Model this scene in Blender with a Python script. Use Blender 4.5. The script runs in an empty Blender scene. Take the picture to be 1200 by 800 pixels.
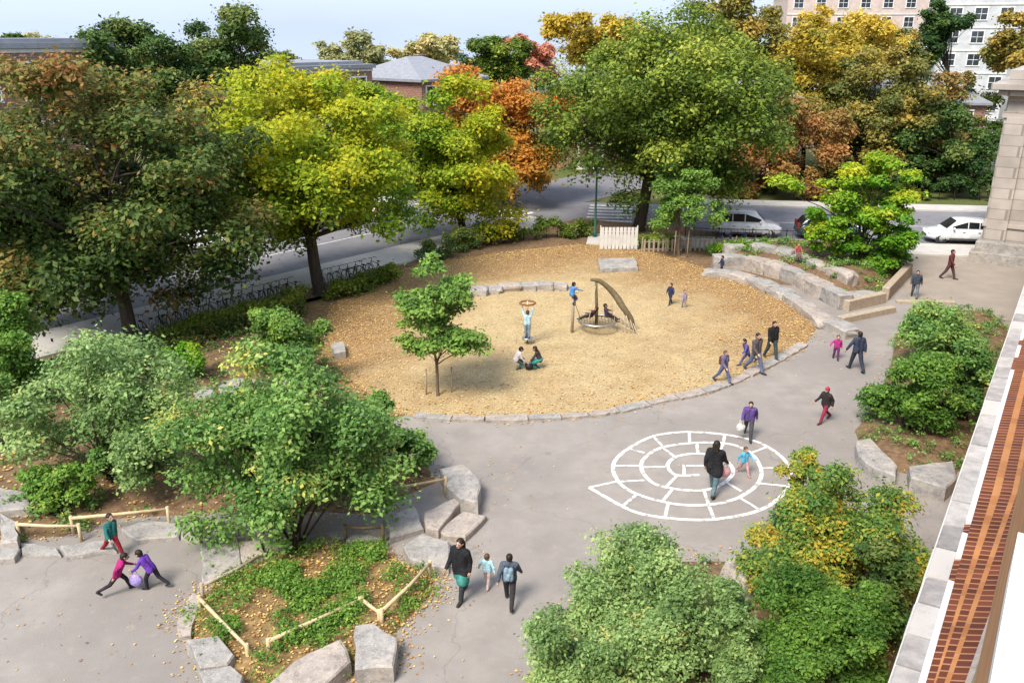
import bpy, bmesh, math, random
import numpy as np
from mathutils import Vector, Matrix
from mathutils.geometry import delaunay_2d_cdt
R = math.radians
S = bpy.context.scene
C = S.collection

# ------------------------------------------------------------------ camera, sky, sun, exposure
CAM_H = 13.0
PITCH = R(19.8)
cam = bpy.data.cameras.new('camera'); cam.lens = 30.0; cam.sensor_width = 36.0; cam.clip_end = 4000; cam.clip_start = 0.05
camo = bpy.data.objects.new('camera', cam); C.objects.link(camo)
camo.location = (0, 0, CAM_H); camo.rotation_euler = (R(90) - PITCH, 0, 0)
S.camera = camo

SUN_EL, SUN_AZ = 52.0, 215.0          # azimuth: direction the sun stands in, clockwise from +Y
w = bpy.data.worlds.new('World'); S.world = w; w.use_nodes = True
nt = w.node_tree; nt.nodes.clear()
sky = nt.nodes.new('ShaderNodeTexSky'); sky.sky_type = 'NISHITA'; sky.sun_disc = False
sky.sun_elevation = R(SUN_EL); sky.sun_rotation = R(SUN_AZ); sky.altitude = 100
sky.air_density = 1.0; sky.dust_density = 2.5; sky.ozone_density = 1.2
mixw = nt.nodes.new('ShaderNodeMix'); mixw.data_type = 'RGBA'
tcw = nt.nodes.new('ShaderNodeTexCoord'); nzw = nt.nodes.new('ShaderNodeTexNoise')
mpw = nt.nodes.new('ShaderNodeMapping'); mpw.inputs['Scale'].default_value = (1, 1, 4.0)
nzw.inputs['Scale'].default_value = 2.2; nzw.inputs['Detail'].default_value = 6
rpw = nt.nodes.new('ShaderNodeMapRange'); rpw.inputs[1].default_value = 0.35; rpw.inputs[2].default_value = 0.65
rpw.inputs[3].default_value = 0.7; rpw.inputs[4].default_value = 0.92
nt.links.new(tcw.outputs['Generated'], mpw.inputs['Vector']); nt.links.new(mpw.outputs[0], nzw.inputs['Vector'])
nt.links.new(nzw.outputs[0], rpw.inputs[0]); nt.links.new(rpw.outputs[0], mixw.inputs[0])
nt.links.new(sky.outputs[0], mixw.inputs[6]); mixw.inputs[7].default_value = (3.4, 4.05, 5.2, 1)   # thin bright overcast
bg = nt.nodes.new('ShaderNodeBackground'); bg.inputs[1].default_value = 0.11
wo = nt.nodes.new('ShaderNodeOutputWorld')
nt.links.new(mixw.outputs[2], bg.inputs[0]); nt.links.new(bg.outputs[0], wo.inputs[0])

sl = bpy.data.lights.new('sun', 'SUN'); sl.energy = 2.55; sl.angle = R(24); sl.color = (1.0, 0.93, 0.82)
so = bpy.data.objects.new('sun', sl); C.objects.link(so)
az = R(SUN_AZ); el = R(SUN_EL)
sd = Vector((math.sin(az) * math.cos(el), math.cos(az) * math.cos(el), math.sin(el)))
so.rotation_euler = sd.to_track_quat('Z', 'Y').to_euler(); so.location = (0, 0, 60)

vs = S.view_settings; vs.view_transform = 'Standard'; vs.look = 'None'; vs.gamma = 1.0; vs.use_curve_mapping = False
vs.exposure = 1.2
S.cycles.max_bounces = 6; S.cycles.diffuse_bounces = 3; S.cycles.glossy_bounces = 2; S.cycles.transmission_bounces = 4
S.cycles.transparent_max_bounces = 4; S.cycles.caustics_reflective = False; S.cycles.caustics_refractive = False

# ------------------------------------------------------------------ helpers
cP, sP = math.cos(PITCH), math.sin(PITCH)
def ray(px, py):
    a = (px - 600) / 1000.0; s = (py - 400) / 1000.0
    return Vector((a, cP - s * sP, -sP - s * cP))
def P(px, py, z=0.0):                      # where the photo's point lies on the level z
    d = ray(px, py); t = (z - CAM_H) / d.z
    return Vector((d.x * t, d.y * t, z))
def PY(px, py, Y):                         # the point at distance Y
    d = ray(px, py); t = Y / d.y
    return Vector((d.x * t, Y, CAM_H + d.z * t))

def obj(name, me, mat=None, parent=None, loc=None, rot=None):
    if isinstance(me, bmesh.types.BMesh):
        bm = me; me = bpy.data.meshes.new(name); bm.to_mesh(me); bm.free()
    o = bpy.data.objects.new(name, me); C.objects.link(o)
    if mat:
        for m in (mat if isinstance(mat, (list, tuple)) else [mat]): me.materials.append(m)
    if parent: o.parent = parent
    if loc is not None: o.location = loc
    if rot is not None: o.rotation_euler = rot
    return o
def tag(o, label, cat, group=None):
    o['label'] = label; o['category'] = cat
    if group: o['group'] = group
    return o
def struct(o): o['kind'] = 'structure'; return o
def thing(name, label, cat, loc=(0, 0, 0), rotz=0.0, group=None):
    o = bpy.data.objects.new(name, None); C.objects.link(o); o.empty_display_size = 0.2
    o.location = loc; o.rotation_euler = (0, 0, rotz)
    return tag(o, label, cat, group)
def copy_tree(o, parent=None):
    c = o.copy(); C.objects.link(c); c.parent = parent
    for ch in o.children: copy_tree(ch, c)
    return c
def smooth(o):
    o.data.polygons.foreach_set('use_smooth', [True] * len(o.data.polygons)); return o

def box(bm, c, d, rotz=0.0, mat=0, taper=1.0):
    M = Matrix.Translation(c) @ Matrix.Rotation(rotz, 4, 'Z')
    vs_ = []
    for z in (-.5, .5):
        k = 1.0 if z < 0 else taper
        for x, y in ((-.5, -.5), (.5, -.5), (.5, .5), (-.5, .5)):
            vs_.append(bm.verts.new(M @ Vector((x * d[0] * k, y * d[1] * k, z * d[2]))))
    for q in ((3, 2, 1, 0), (4, 5, 6, 7), (0, 1, 5, 4), (1, 2, 6, 5), (2, 3, 7, 6), (3, 0, 4, 7)):
        f = bm.faces.new([vs_[i] for i in q]); f.material_index = mat
def tube(bm, pts, rad, seg=7, cap=True, mat=0):
    pts = [Vector(p) for p in pts]
    if not isinstance(rad, (list, tuple)): rad = [rad] * len(pts)
    rings = []
    up = None
    for i, p in enumerate(pts):
        t = (pts[min(i + 1, len(pts) - 1)] - pts[max(i - 1, 0)])
        if t.length < 1e-6: t = Vector((0, 0, 1))
        t.normalize()
        if up is None:
            up = Vector((1, 0, 0)) if abs(t.x) < .8 else Vector((0, 1, 0))
        a = (up - t * up.dot(t)).normalized(); b = t.cross(a); up = a
        rings.append([bm.verts.new(p + (a * math.cos(k * 2 * math.pi / seg) + b * math.sin(k * 2 * math.pi / seg)) * rad[i]) for k in range(seg)])
    for i in range(len(rings) - 1):
        for k in range(seg):
            f = bm.faces.new((rings[i][k], rings[i][(k + 1) % seg], rings[i + 1][(k + 1) % seg], rings[i + 1][k])); f.material_index = mat; f.smooth = True
    if cap:
        f = bm.faces.new(rings[0][::-1]); f.material_index = mat
        f = bm.faces.new(rings[-1]); f.material_index = mat
def ball(bm, c, r, seg=10, rings=7, sc=(1, 1, 1), rot=None):
    M = Matrix.Translation(c)
    if rot is not None: M = M @ rot
    M = M @ Matrix.Diagonal((sc[0] * r, sc[1] * r, sc[2] * r, 1))
    g = bmesh.ops.create_uvsphere(bm, u_segments=seg, v_segments=rings, radius=1.0, matrix=M)
    for v in g['verts']:
        for f in v.link_faces: f.smooth = True
def torus(bm, c, r, t, axis='Y', seg=20, sg=6):
    rings = []
    for i in range(seg):
        a = 2 * math.pi * i / seg
        ring = []
        for k in range(sg):
            b = 2 * math.pi * k / sg; q = r + t * math.cos(b)
            v = Vector((q * math.cos(a), t * math.sin(b), q * math.sin(a)))
            if axis == 'Z': v = Vector((v.x, v.z, v.y))
            if axis == 'X': v = Vector((v.y, v.x, v.z))
            ring.append(bm.verts.new(v + Vector(c)))
        rings.append(ring)
    for i in range(seg):
        for k in range(sg):
            f = bm.faces.new((rings[i][k], rings[(i + 1) % seg][k], rings[(i + 1) % seg][(k + 1) % sg], rings[i][(k + 1) % sg])); f.smooth = True
def cr(pts, n=8, closed=False):            # Catmull-Rom through points
    pts = [Vector(p) for p in pts]; out = []; L = len(pts)
    rng = L if closed else L - 1
    for i in range(rng):
        g = (lambda j: pts[j % L]) if closed else (lambda j: pts[max(0, min(L - 1, j))])
        a, b, c, d = g(i - 1), g(i), g(i + 1), g(i + 2)
        for k in range(n):
            t = k / n
            out.append(.5 * ((2 * b) + (c - a) * t + (2 * a - 5 * b + 4 * c - d) * t * t + (3 * b - a - 3 * c + d) * t ** 3))
    if not closed: out.append(pts[-1])
    return out
def sheet(name, pts, z, mat):              # flat polygon
    bm = bmesh.new()
    vv = [bm.verts.new((p[0], p[1], z)) for p in pts]
    f = bm.faces.new(vv); bm.normal_update()
    if f.normal.z < 0: f.normal_flip()
    bmesh.ops.triangulate(bm, faces=bm.faces[:])
    return struct(obj(name, bm, mat))
def ribbon(bm, pts, wd, z=None, h=0.0, closed=False):
    pts = [Vector(p) for p in pts]; L = len(pts); A = []; B = []
    for i, p in enumerate(pts):
        if closed: t = pts[(i + 1) % L] - pts[i - 1]
        else: t = pts[min(i + 1, L - 1)] - pts[max(i - 1, 0)]
        t.z = 0; t.normalize(); n = Vector((-t.y, t.x, 0)) * wd * .5
        zz = p.z if z is None else z
        A.append(Vector((p.x + n.x, p.y + n.y, zz))); B.append(Vector((p.x - n.x, p.y - n.y, zz)))
    rng = L if closed else L - 1
    va = [bm.verts.new(p) for p in A]; vb = [bm.verts.new(p) for p in B]
    for i in range(rng):
        j = (i + 1) % L
        bm.faces.new((vb[i], vb[j], va[j], va[i]))
    if h:
        wa = [bm.verts.new(p - Vector((0, 0, h))) for p in A]; wb = [bm.verts.new(p - Vector((0, 0, h))) for p in B]
        for i in range(rng):
            j = (i + 1) % L
            bm.faces.new((va[i], va[j], wa[j], wa[i])); bm.faces.new((vb[j], vb[i], wb[i], wb[j]))
def inside(p, poly):
    c = False; n = len(poly); j = n - 1
    for i in range(n):
        xi, yi = poly[i][0], poly[i][1]; xj, yj = poly[j][0], poly[j][1]
        if (yi > p[1]) != (yj > p[1]) and p[0] < (xj - xi) * (p[1] - yi) / (yj - yi + 1e-12) + xi: c = not c
        j = i
    return c
def edge_dist(p, poly):
    m = 1e9; n = len(poly); q = Vector((p[0], p[1]))
    for i in range(n):
        a = Vector((poly[i][0], poly[i][1])); b = Vector((poly[(i + 1) % n][0], poly[(i + 1) % n][1])); d = b - a
        t = max(0, min(1, (q - a).dot(d) / max(d.length_squared, 1e-9))); m = min(m, (a + d * t - q).length)
    return m
from mathutils import noise as mn
def mound_h(p, poly, h, wd): 
    t = min(1, edge_dist(p, poly) / wd); t = t * t * (3 - 2 * t)
    return h * t + .05 * t * mn.noise(Vector((p[0] * 1.3, p[1] * 1.3, 0)))
MOUNDS = []
def mound(name, poly, h, wd, mat, step=.35, z0=-.03, uneven=0.05):
    poly = [(p[0], p[1]) for p in poly]
    xs = [p[0] for p in poly]; ys = [p[1] for p in poly]
    vs_ = [Vector(p) for p in poly]; ed = [(i, (i + 1) % len(poly)) for i in range(len(poly))]
    rng = random.Random(len(poly))
    x = min(xs)
    while x < max(xs):
        y = min(ys)
        while y < max(ys):
            q = (x + rng.uniform(-.1, .1), y + rng.uniform(-.1, .1))
            if inside(q, poly) and edge_dist(q, poly) > step * .5: vs_.append(Vector(q))
            y += step
        x += step
    V, E, F, *_ = delaunay_2d_cdt(vs_, ed, [list(range(len(poly)))], 1, 1e-4)
    me = bpy.data.meshes.new(name)
    me.from_pydata([(v.x, v.y, z0 + mound_h(v, poly, h, wd)) for v in V], [], F); me.update()
    o = obj(name, me, mat); smooth(o); MOUNDS.append((poly, h, wd, z0))
    return struct(o)
def ground_z(p):
    z = 0.0
    for poly, h, wd, z0 in MOUNDS:
        if inside(p, poly): z = max(z, z0 + mound_h(p, poly, h, wd))
    return z

# ------------------------------------------------------------------ materials
def ramp(nt, cols, interp='LINEAR'):
    r = nt.nodes.new('ShaderNodeValToRGB'); e = r.color_ramp.elements; r.color_ramp.interpolation = interp
    while len(e) < len(cols): e.new(0.5)
    for i, (p, c) in enumerate(cols): e[i].position = p; e[i].color = (*c, 1)
    return r
def mat(name, cols, scale=4.0, rough=.8, detail=5, bump=0.0, bscale=None, metal=0.0, spec=.3, second=None, coord='Object', stretch=None, distort=0.0):
    """noise-driven colour: cols = list of (position, rgb) or one rgb; second = (scale, amount, rgb, lo, hi) patches"""
    m = bpy.data.materials.new(name); m.use_nodes = True; nt = m.node_tree; b = nt.nodes['Principled BSDF']
    b.inputs['Roughness'].default_value = rough; b.inputs['Metallic'].default_value = metal; b.inputs['Specular IOR Level'].default_value = spec
    tc = nt.nodes.new('ShaderNodeTexCoord'); vec = tc.outputs[coord]
    if stretch:
        mp = nt.nodes.new('ShaderNodeMapping'); mp.inputs['Scale'].default_value = stretch
        nt.links.new(vec, mp.inputs['Vector']); vec = mp.outputs[0]
    if isinstance(cols, tuple) and not isinstance(cols[0], (tuple, list)):
        c = cols; cols = [(.3, tuple(x * .82 for x in c)), (.7, tuple(min(1, x * 1.15) for x in c))]
    n = nt.nodes.new('ShaderNodeTexNoise'); n.inputs['Scale'].default_value = scale; n.inputs['Detail'].default_value = detail; n.inputs['Distortion'].default_value = distort
    n.inputs['Roughness'].default_value = .65
    nt.links.new(vec, n.inputs['Vector']); r = ramp(nt, cols); nt.links.new(n.outputs[0], r.inputs[0]); out = r.outputs[0]
    if second:
        for (sc2, amt, c2, lo, hi) in (second if isinstance(second, list) else [second]):
            n2 = nt.nodes.new('ShaderNodeTexNoise'); n2.inputs['Scale'].default_value = sc2; n2.inputs['Detail'].default_value = 4
            nt.links.new(vec, n2.inputs['Vector'])
            mr = nt.nodes.new('ShaderNodeMapRange'); mr.inputs[1].default_value = lo; mr.inputs[2].default_value = hi; mr.inputs[4].default_value = amt
            nt.links.new(n2.outputs[0], mr.inputs[0])
            mx = nt.nodes.new('ShaderNodeMix'); mx.data_type = 'RGBA'; nt.links.new(mr.outputs[0], mx.inputs[0]); nt.links.new(out, mx.inputs[6]); mx.inputs[7].default_value = (*c2, 1)
            out = mx.outputs[2]
    nt.links.new(out, b.inputs['Base Color'])
    if bump:
        nb = nt.nodes.new('ShaderNodeTexNoise'); nb.inputs['Scale'].default_value = bscale or scale * 3; nb.inputs['Detail'].default_value = 6
        nt.links.new(vec, nb.inputs['Vector']); bp = nt.nodes.new('ShaderNodeBump'); bp.inputs['Strength'].default_value = bump; bp.inputs['Distance'].default_value = .03
        nt.links.new(nb.outputs[0], bp.inputs['Height']); nt.links.new(bp.outputs[0], b.inputs['Normal'])
    return m
def leafmat(name, cols, trans=.32, rough=.55, gain=1.85):
    cols = [(p, tuple(min(.72, x * (gain if max(c) < .3 else 1.25)) for x in c)) for p, c in cols]
    m = bpy.data.materials.new(name); m.use_nodes = True; nt = m.node_tree; b = nt.nodes['Principled BSDF']
    b.inputs['Roughness'].default_value = rough; b.inputs['Specular IOR Level'].default_value = .25
    at = nt.nodes.new('ShaderNodeAttribute'); at.attribute_name = 'tint'
    r = ramp(nt, cols); nt.links.new(at.outputs['Fac'], r.inputs[0]); nt.links.new(r.outputs[0], b.inputs['Base Color'])
    tr = nt.nodes.new('ShaderNodeBsdfTranslucent'); nt.links.new(r.outputs[0], tr.inputs[0])
    mx = nt.nodes.new('ShaderNodeMixShader'); mx.inputs[0].default_value = trans
    nt.links.new(b.outputs[0], mx.inputs[1]); nt.links.new(tr.outputs[0], mx.inputs[2])
    nt.links.new(mx.outputs[0], nt.nodes['Material Output'].inputs[0])
    return m
def brickmat(name, c1, c2, mortar, bw=.22, bh=.075, uv=True, ms=.012, bias=0.0, offset=.5, nscale=3.0):
    m = bpy.data.materials.new(name); m.use_nodes = True; nt = m.node_tree; b = nt.nodes['Principled BSDF']; b.inputs['Roughness'].default_value = .85
    tc = nt.nodes.new('ShaderNodeTexCoord'); bt = nt.nodes.new('ShaderNodeTexBrick')
    if uv: nt.links.new(tc.outputs['UV'], bt.inputs['Vector'])
    else:
        sx = nt.nodes.new('ShaderNodeSeparateXYZ'); nt.links.new(tc.outputs['Object'], sx.inputs[0]); ad = nt.nodes.new('ShaderNodeMath'); nt.links.new(sx.outputs[0], ad.inputs[0]); nt.links.new(sx.outputs[1], ad.inputs[1])
        cx = nt.nodes.new('ShaderNodeCombineXYZ'); nt.links.new(ad.outputs[0], cx.inputs[0]); nt.links.new(sx.outputs[2], cx.inputs[1]); nt.links.new(cx.outputs[0], bt.inputs['Vector'])
    bt.inputs['Color1'].default_value = (*c1, 1); bt.inputs['Color2'].default_value = (*c2, 1); bt.inputs['Mortar'].default_value = (*mortar, 1)
    bt.inputs['Scale'].default_value = 1.0; bt.inputs['Mortar Size'].default_value = ms; bt.inputs['Brick Width'].default_value = bw; bt.inputs['Row Height'].default_value = bh
    bt.inputs['Bias'].default_value = bias; bt.offset = offset
    n = nt.nodes.new('ShaderNodeTexNoise'); n.inputs['Scale'].default_value = nscale; n.inputs['Detail'].default_value = 8
    nt.links.new(tc.outputs['Object'], n.inputs['Vector'])
    mr = nt.nodes.new('ShaderNodeMapRange'); mr.inputs[3].default_value = .55; mr.inputs[4].default_value = 1.4
    nt.links.new(n.outputs[0], mr.inputs[0])
    mx = nt.nodes.new('ShaderNodeMix'); mx.data_type = 'RGBA'; mx.blend_type = 'MULTIPLY'; mx.inputs[0].default_value = 1
    nt.links.new(bt.outputs[0], mx.inputs[6]); nt.links.new(mr.outputs[0], mx.inputs[7]); nt.links.new(mx.outputs[2], b.inputs['Base Color'])
    bp = nt.nodes.new('ShaderNodeBump'); bp.inputs['Strength'].default_value = .5; bp.inputs['Distance'].default_value = .01; bp.invert = True
    nt.links.new(bt.outputs['Fac'], bp.inputs['Height']); nt.links.new(bp.outputs[0], b.inputs['Normal'])
    return m
def glass(name, c=(.02, .025, .03)):
    m = bpy.data.materials.new(name); m.use_nodes = True; nt = m.node_tree; b = nt.nodes['Principled BSDF']
    n = nt.nodes.new('ShaderNodeTexNoise'); n.inputs['Scale'].default_value = .8
    tc = nt.nodes.new('ShaderNodeTexCoord'); nt.links.new(tc.outputs['Object'], n.inputs['Vector'])
    r = ramp(nt, [(.3, c), (.7, tuple(x * 2.2 for x in c))]); nt.links.new(n.outputs[0], r.inputs[0]); nt.links.new(r.outputs[0], b.inputs['Base Color'])
    b.inputs['Roughness'].default_value = .08; b.inputs['Specular IOR Level'].default_value = .6
    return m
_cl = {}
def cloth(c, rough=.85):
    k = tuple(round(x, 3) for x in c)
    if k not in _cl: _cl[k] = mat('cloth', [(.3, tuple(x * .6 for x in c)), (.52, c), (.72, tuple(min(1, x * 1.45 + .012) for x in c))], 7.0, rough, 5, .8, 14, distort=1.2)
    return _cl[k]

M = {}
M['asphalt'] = mat('worn_asphalt', [(.3, (.25, .222, .2)), (.5, (.285, .255, .23)), (.72, (.325, .292, .265))], 1.1, .9, 8, .35, 40,
                   second=[(.16, .7, (.225, .2, .183), .45, .6), (38, .4, (.36, .325, .295), .55, .75), (3.2, .45, (.35, .3, .24), .58, .75), (.7, .5, (.21, .188, .172), .56, .7), (90, .35, (.17, .155, .145), .6, .75)])
def add_cracks(m, sc, wd, dark):
    nt = m.node_tree; b = nt.nodes['Principled BSDF']; l = b.inputs['Base Color'].links[0]; src = l.from_socket
    tc = nt.nodes.new('ShaderNodeTexCoord'); n = nt.nodes.new('ShaderNodeTexNoise'); n.inputs['Scale'].default_value = .9; n.inputs['Detail'].default_value = 7
    nt.links.new(tc.outputs['Object'], n.inputs['Vector'])
    va = nt.nodes.new('ShaderNodeVectorMath'); va.operation = 'MULTIPLY_ADD'; va.inputs[1].default_value = (1.6, 1.6, 0); nt.links.new(n.outputs['Color'], va.inputs[0]); nt.links.new(tc.outputs['Object'], va.inputs[2])
    v = nt.nodes.new('ShaderNodeTexVoronoi'); v.feature = 'DISTANCE_TO_EDGE'; v.inputs['Scale'].default_value = sc; nt.links.new(va.outputs[0], v.inputs['Vector'])
    mr = nt.nodes.new('ShaderNodeMapRange'); mr.inputs[1].default_value = 0; mr.inputs[2].default_value = wd; mr.inputs[3].default_value = .34; mr.inputs[4].default_value = 0; nt.links.new(v.outputs['Distance'], mr.inputs[0])
    mx = nt.nodes.new('ShaderNodeMix'); mx.data_type = 'RGBA'; nt.links.new(mr.outputs[0], mx.inputs[0]); nt.links.new(src, mx.inputs[6]); mx.inputs[7].default_value = (*dark, 1)
    nt.links.new(mx.outputs[2], b.inputs['Base Color'])
add_cracks(M['asphalt'], .13, .0035, (.12, .105, .095))
M['road'] = mat('road_asphalt', [(.3, (.16, .155, .17)), (.7, (.215, .21, .225))], 1.4, .9, 7, .3, 30, second=(.3, .4, (.24, .235, .24), .45, .65))
M['walk'] = mat('concrete_pavement', [(.3, (.42, .4, .37)), (.7, (.55, .52, .48))], 1.2, .9, 7, .2, 25)
M['pave'] = mat('tan_paving', [(.3, (.27, .23, .19)), (.7, (.34, .29, .24))], 1.0, .9, 8, .3, 30, second=(.4, .5, (.25, .22, .19), .45, .65))
M['soil'] = mat('bark_mulch', [(.25, (.07, .045, .026)), (.5, (.165, .1, .056)), (.75, (.28, .185, .1))], 5, .95, 8, .9, 22, second=(1.2, .5, (.22, .16, .07), .5, .7))
M['drysoil'] = mat('dry_leafy_soil', [(.25, (.1, .06, .03)), (.5, (.22, .14, .06)), (.75, (.4, .27, .12))], 4, .95, 8, .8, 25)
M['grass'] = mat('lawn', [(.3, (.06, .085, .02)), (.55, (.1, .12, .03)), (.75, (.17, .15, .05))], 3, .95, 8, .6, 40, second=(.12, .5, (.16, .13, .05), .45, .6))
M['stone'] = mat('granite', [(.28, (.18, .165, .155)), (.5, (.31, .29, .27)), (.74, (.45, .425, .395))], 2.2, .85, 9, .5, 9, second=[(1.0, .45, (.42, .34, .265), .5, .7), (7, .6, (.16, .15, .14), .53, .68), (28, .6, (.58, .55, .52), .56, .7), (2.5, .35, (.19, .19, .13), .58, .72)])
M['pinkstone'] = mat('pinkish_stone', [(.28, (.22, .18, .155)), (.5, (.36, .305, .265)), (.74, (.48, .42, .37))], 2.0, .85, 9, .5, 9, second=[(1.0, .45, (.42, .34, .265), .5, .7), (7, .6, (.16, .15, .14), .53, .68), (28, .6, (.58, .55, .52), .56, .7), (2.5, .35, (.19, .19, .13), .58, .72)])
M['bark'] = mat('bark', [(.3, (.035, .027, .02)), (.7, (.1, .078, .058))], 3, .95, 7, .9, 14, stretch=(3, 3, .6))
M['barklight'] = mat('young_bark', [(.3, (.12, .085, .06)), (.7, (.22, .165, .115))], 4, .9, 6, .5, 20, stretch=(3, 3, .6))
M['wood'] = mat('peeled_log', [(.3, (.45, .33, .18)), (.7, (.66, .52, .33))], 5, .8, 6, .3, 20)
M['greywood'] = mat('weathered_timber', [(.3, (.3, .24, .175)), (.7, (.46, .38, .29))], 6, .85, 7, .4, 20)
M['darkwood'] = mat('dark_timber', [(.3, (.1, .075, .04)), (.7, (.19, .145, .08))], 7, .8, 6, .4, 20)
M['white'] = mat('white_paint', (.78, .77, .75), 3, .5, 4)
M['offwhite'] = mat('cream_paint', (.62, .6, .56), 2, .7, 4)
M['line'] = mat('worn_white_paint', [(.39, (.33, .3, .275)), (.47, (.64, .62, .59)), (.6, (.78, .77, .75))], 5, .8, 9, second=(45, .45, (.42, .395, .37), .56, .68))
M['black'] = mat('black_enamel', (.02, .02, .022), 6, .45, 3)
M['rubber'] = mat('tyre_rubber', (.025, .025, .026), 8, .85, 3)
M['steel'] = mat('steel', (.5, .5, .5), 6, .35, 3, metal=.9)
M['greenmetal'] = mat('green_enamel', (.02, .1, .07), 5, .5, 3)
M['glass'] = glass('window_glass')
M['skin'] = mat('skin', (.5, .3, .21), 8, .6, 3)
M['skin2'] = mat('brown_skin', (.2, .1, .06), 8, .6, 3)
M['hair'] = mat('dark_hair', (.02, .014, .01), 18, .55, 3, stretch=(1, 1, .3))
M['brownhair'] = mat('brown_hair', (.1, .055, .028), 18, .55, 3, stretch=(1, 1, .3))
# wood chips: fine chips, with leaf-littered orange ground towards the rim
def chips_mat():
    m = bpy.data.materials.new('wood_chips'); m.use_nodes = True; nt = m.node_tree; b = nt.nodes['Principled BSDF']; b.inputs['Roughness'].default_value = .95
    tc = nt.nodes.new('ShaderNodeTexCoord'); v = nt.nodes.new('ShaderNodeTexVoronoi'); v.inputs['Scale'].default_value = 30; v.inputs['Randomness'].default_value = 1
    nt.links.new(tc.outputs['Object'], v.inputs['Vector'])
    sx = nt.nodes.new('ShaderNodeSeparateColor'); nt.links.new(v.outputs['Color'], sx.inputs[0])
    r = ramp(nt, [(.0, (.3, .205, .09)), (.35, (.39, .285, .14)), (.7, (.455, .345, .185)), (1., (.52, .415, .245))]); nt.links.new(sx.outputs[0], r.inputs[0])
    r2 = ramp(nt, [(.0, (.13, .075, .03)), (.4, (.26, .15, .06)), (.75, (.36, .21, .08)), (1., (.44, .3, .14))]); nt.links.new(sx.outputs[1], r2.inputs[0])
    at = nt.nodes.new('ShaderNodeAttribute'); at.attribute_name = 'rim'
    n = nt.nodes.new('ShaderNodeTexNoise'); n.inputs['Scale'].default_value = .45; n.inputs['Detail'].default_value = 9; n.inputs['Roughness'].default_value = .7; nt.links.new(tc.outputs['Object'], n.inputs['Vector'])
    ad = nt.nodes.new('ShaderNodeMath'); ad.operation = 'MULTIPLY_ADD'; nt.links.new(n.outputs[0], ad.inputs[0]); ad.inputs[1].default_value = 1.5
    nt.links.new(at.outputs['Fac'], ad.inputs[2])
    mr = nt.nodes.new('ShaderNodeMapRange'); mr.inputs[1].default_value = .72; mr.inputs[2].default_value = 1.4; nt.links.new(ad.outputs[0], mr.inputs[0])
    mx = nt.nodes.new('ShaderNodeMix'); mx.data_type = 'RGBA'; nt.links.new(mr.outputs[0], mx.inputs[0]); nt.links.new(r.outputs[0], mx.inputs[6]); nt.links.new(r2.outputs[0], mx.inputs[7])
    n3 = nt.nodes.new('ShaderNodeTexNoise'); n3.inputs['Scale'].default_value = .7; n3.inputs['Detail'].default_value = 8; n3.inputs['Roughness'].default_value = .7; nt.links.new(tc.outputs['Object'], n3.inputs['Vector'])
    m3 = nt.nodes.new('ShaderNodeMapRange'); m3.inputs[1].default_value = .3; m3.inputs[2].default_value = .7; m3.inputs[3].default_value = .85; m3.inputs[4].default_value = 1.18; nt.links.new(n3.outputs[0], m3.inputs[0])
    mu = nt.nodes.new('ShaderNodeMix'); mu.data_type = 'RGBA'; mu.blend_type = 'MULTIPLY'; mu.inputs[0].default_value = 1; nt.links.new(mx.outputs[2], mu.inputs[6]); nt.links.new(m3.outputs[0], mu.inputs[7])
    nt.links.new(mu.outputs[2], b.inputs['Base Color'])
    bp = nt.nodes.new('ShaderNodeBump'); bp.inputs['Strength'].default_value = .35; bp.inputs['Distance'].default_value = .03
    nt.links.new(v.outputs['Distance'], bp.inputs['Height']); nt.links.new(bp.outputs[0], b.inputs['Normal'])
    return m
M['chips'] = chips_mat()

# ================================================================== SETTING: ground, streets, yard
OL = Vector((-17.9, 39.5, 0)); dL = Vector((.647, .762, 0)); nL = Vector((-.762, .647, 0))
def Ls(u, v): return OL + dL * u + nL * v                      # street on the left
OF = Vector((15.7, 56.4, 0)); dF = Vector((math.cos(R(-8)), math.sin(R(-8)), 0)); nF = Vector((-dF.y, dF.x, 0))
def Fs(u, v): return OF + dF * u + nF * v                      # street at the back
BA = R(33.4)
dB = Vector((math.sin(BA), math.cos(BA), 0)); rB = Vector((math.cos(BA), -math.sin(BA), 0))
def Bp(u, lat, z): return dB * u + rB * lat + Vector((0, 0, z))

def terr(y): return -.05 - .042 * max(0.0, y - 105)
bm = bmesh.new(); rows = [-300, 0, 105, 300, 800, 1500, 2500]; cols_ = [-1800, -600, 0, 600, 1800]
g_ = [[bm.verts.new((x, y, terr(y))) for x in cols_] for y in rows]
for a, b_ in zip(g_, g_[1:]):
    for k in range(len(cols_) - 1): bm.faces.new((a[k], a[k + 1], b_[k + 1], b_[k]))
struct(obj('ground', bm, M['grass']))
yard = [(-70, -20), (-4, -4), (33, 50.3), (28, 50.6), (24, 50.5), (19, 45), (14.5, 46), (9, 52), (5, 54), (-2, 51.5), (-8.6, 43.2), (-15.5, 36.0), (-40, 18)]
sheet('schoolyard_paving', yard, 0.0, M['asphalt'])
sheet('soil_strip', [Ls(-30, -2.0), Ls(33, -2.0), Fs(14, -3.1), Fs(9.6, -3.1), (24.2, 51), (19, 44.5), (14, 45.5), (9, 51), (5, 53.5), (-2, 51), (-8, 43), (-15, 35.5), (-32, 22)], .006, M['soil'])
sheet('soil_strip', [P(*q).to_2d() for q in [(330, 470), (318, 372), (392, 346), (425, 346), (408, 385), (415, 430), (450, 470), (478, 484), (450, 500)]], .009, M['drysoil'])
sheet('paved_path', [(20.3, 41.2), (24.5, 38.6), (34.5, 53.4), (23.6, 54.8), (23.4, 51.2)], .012, M['pave'])
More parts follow.
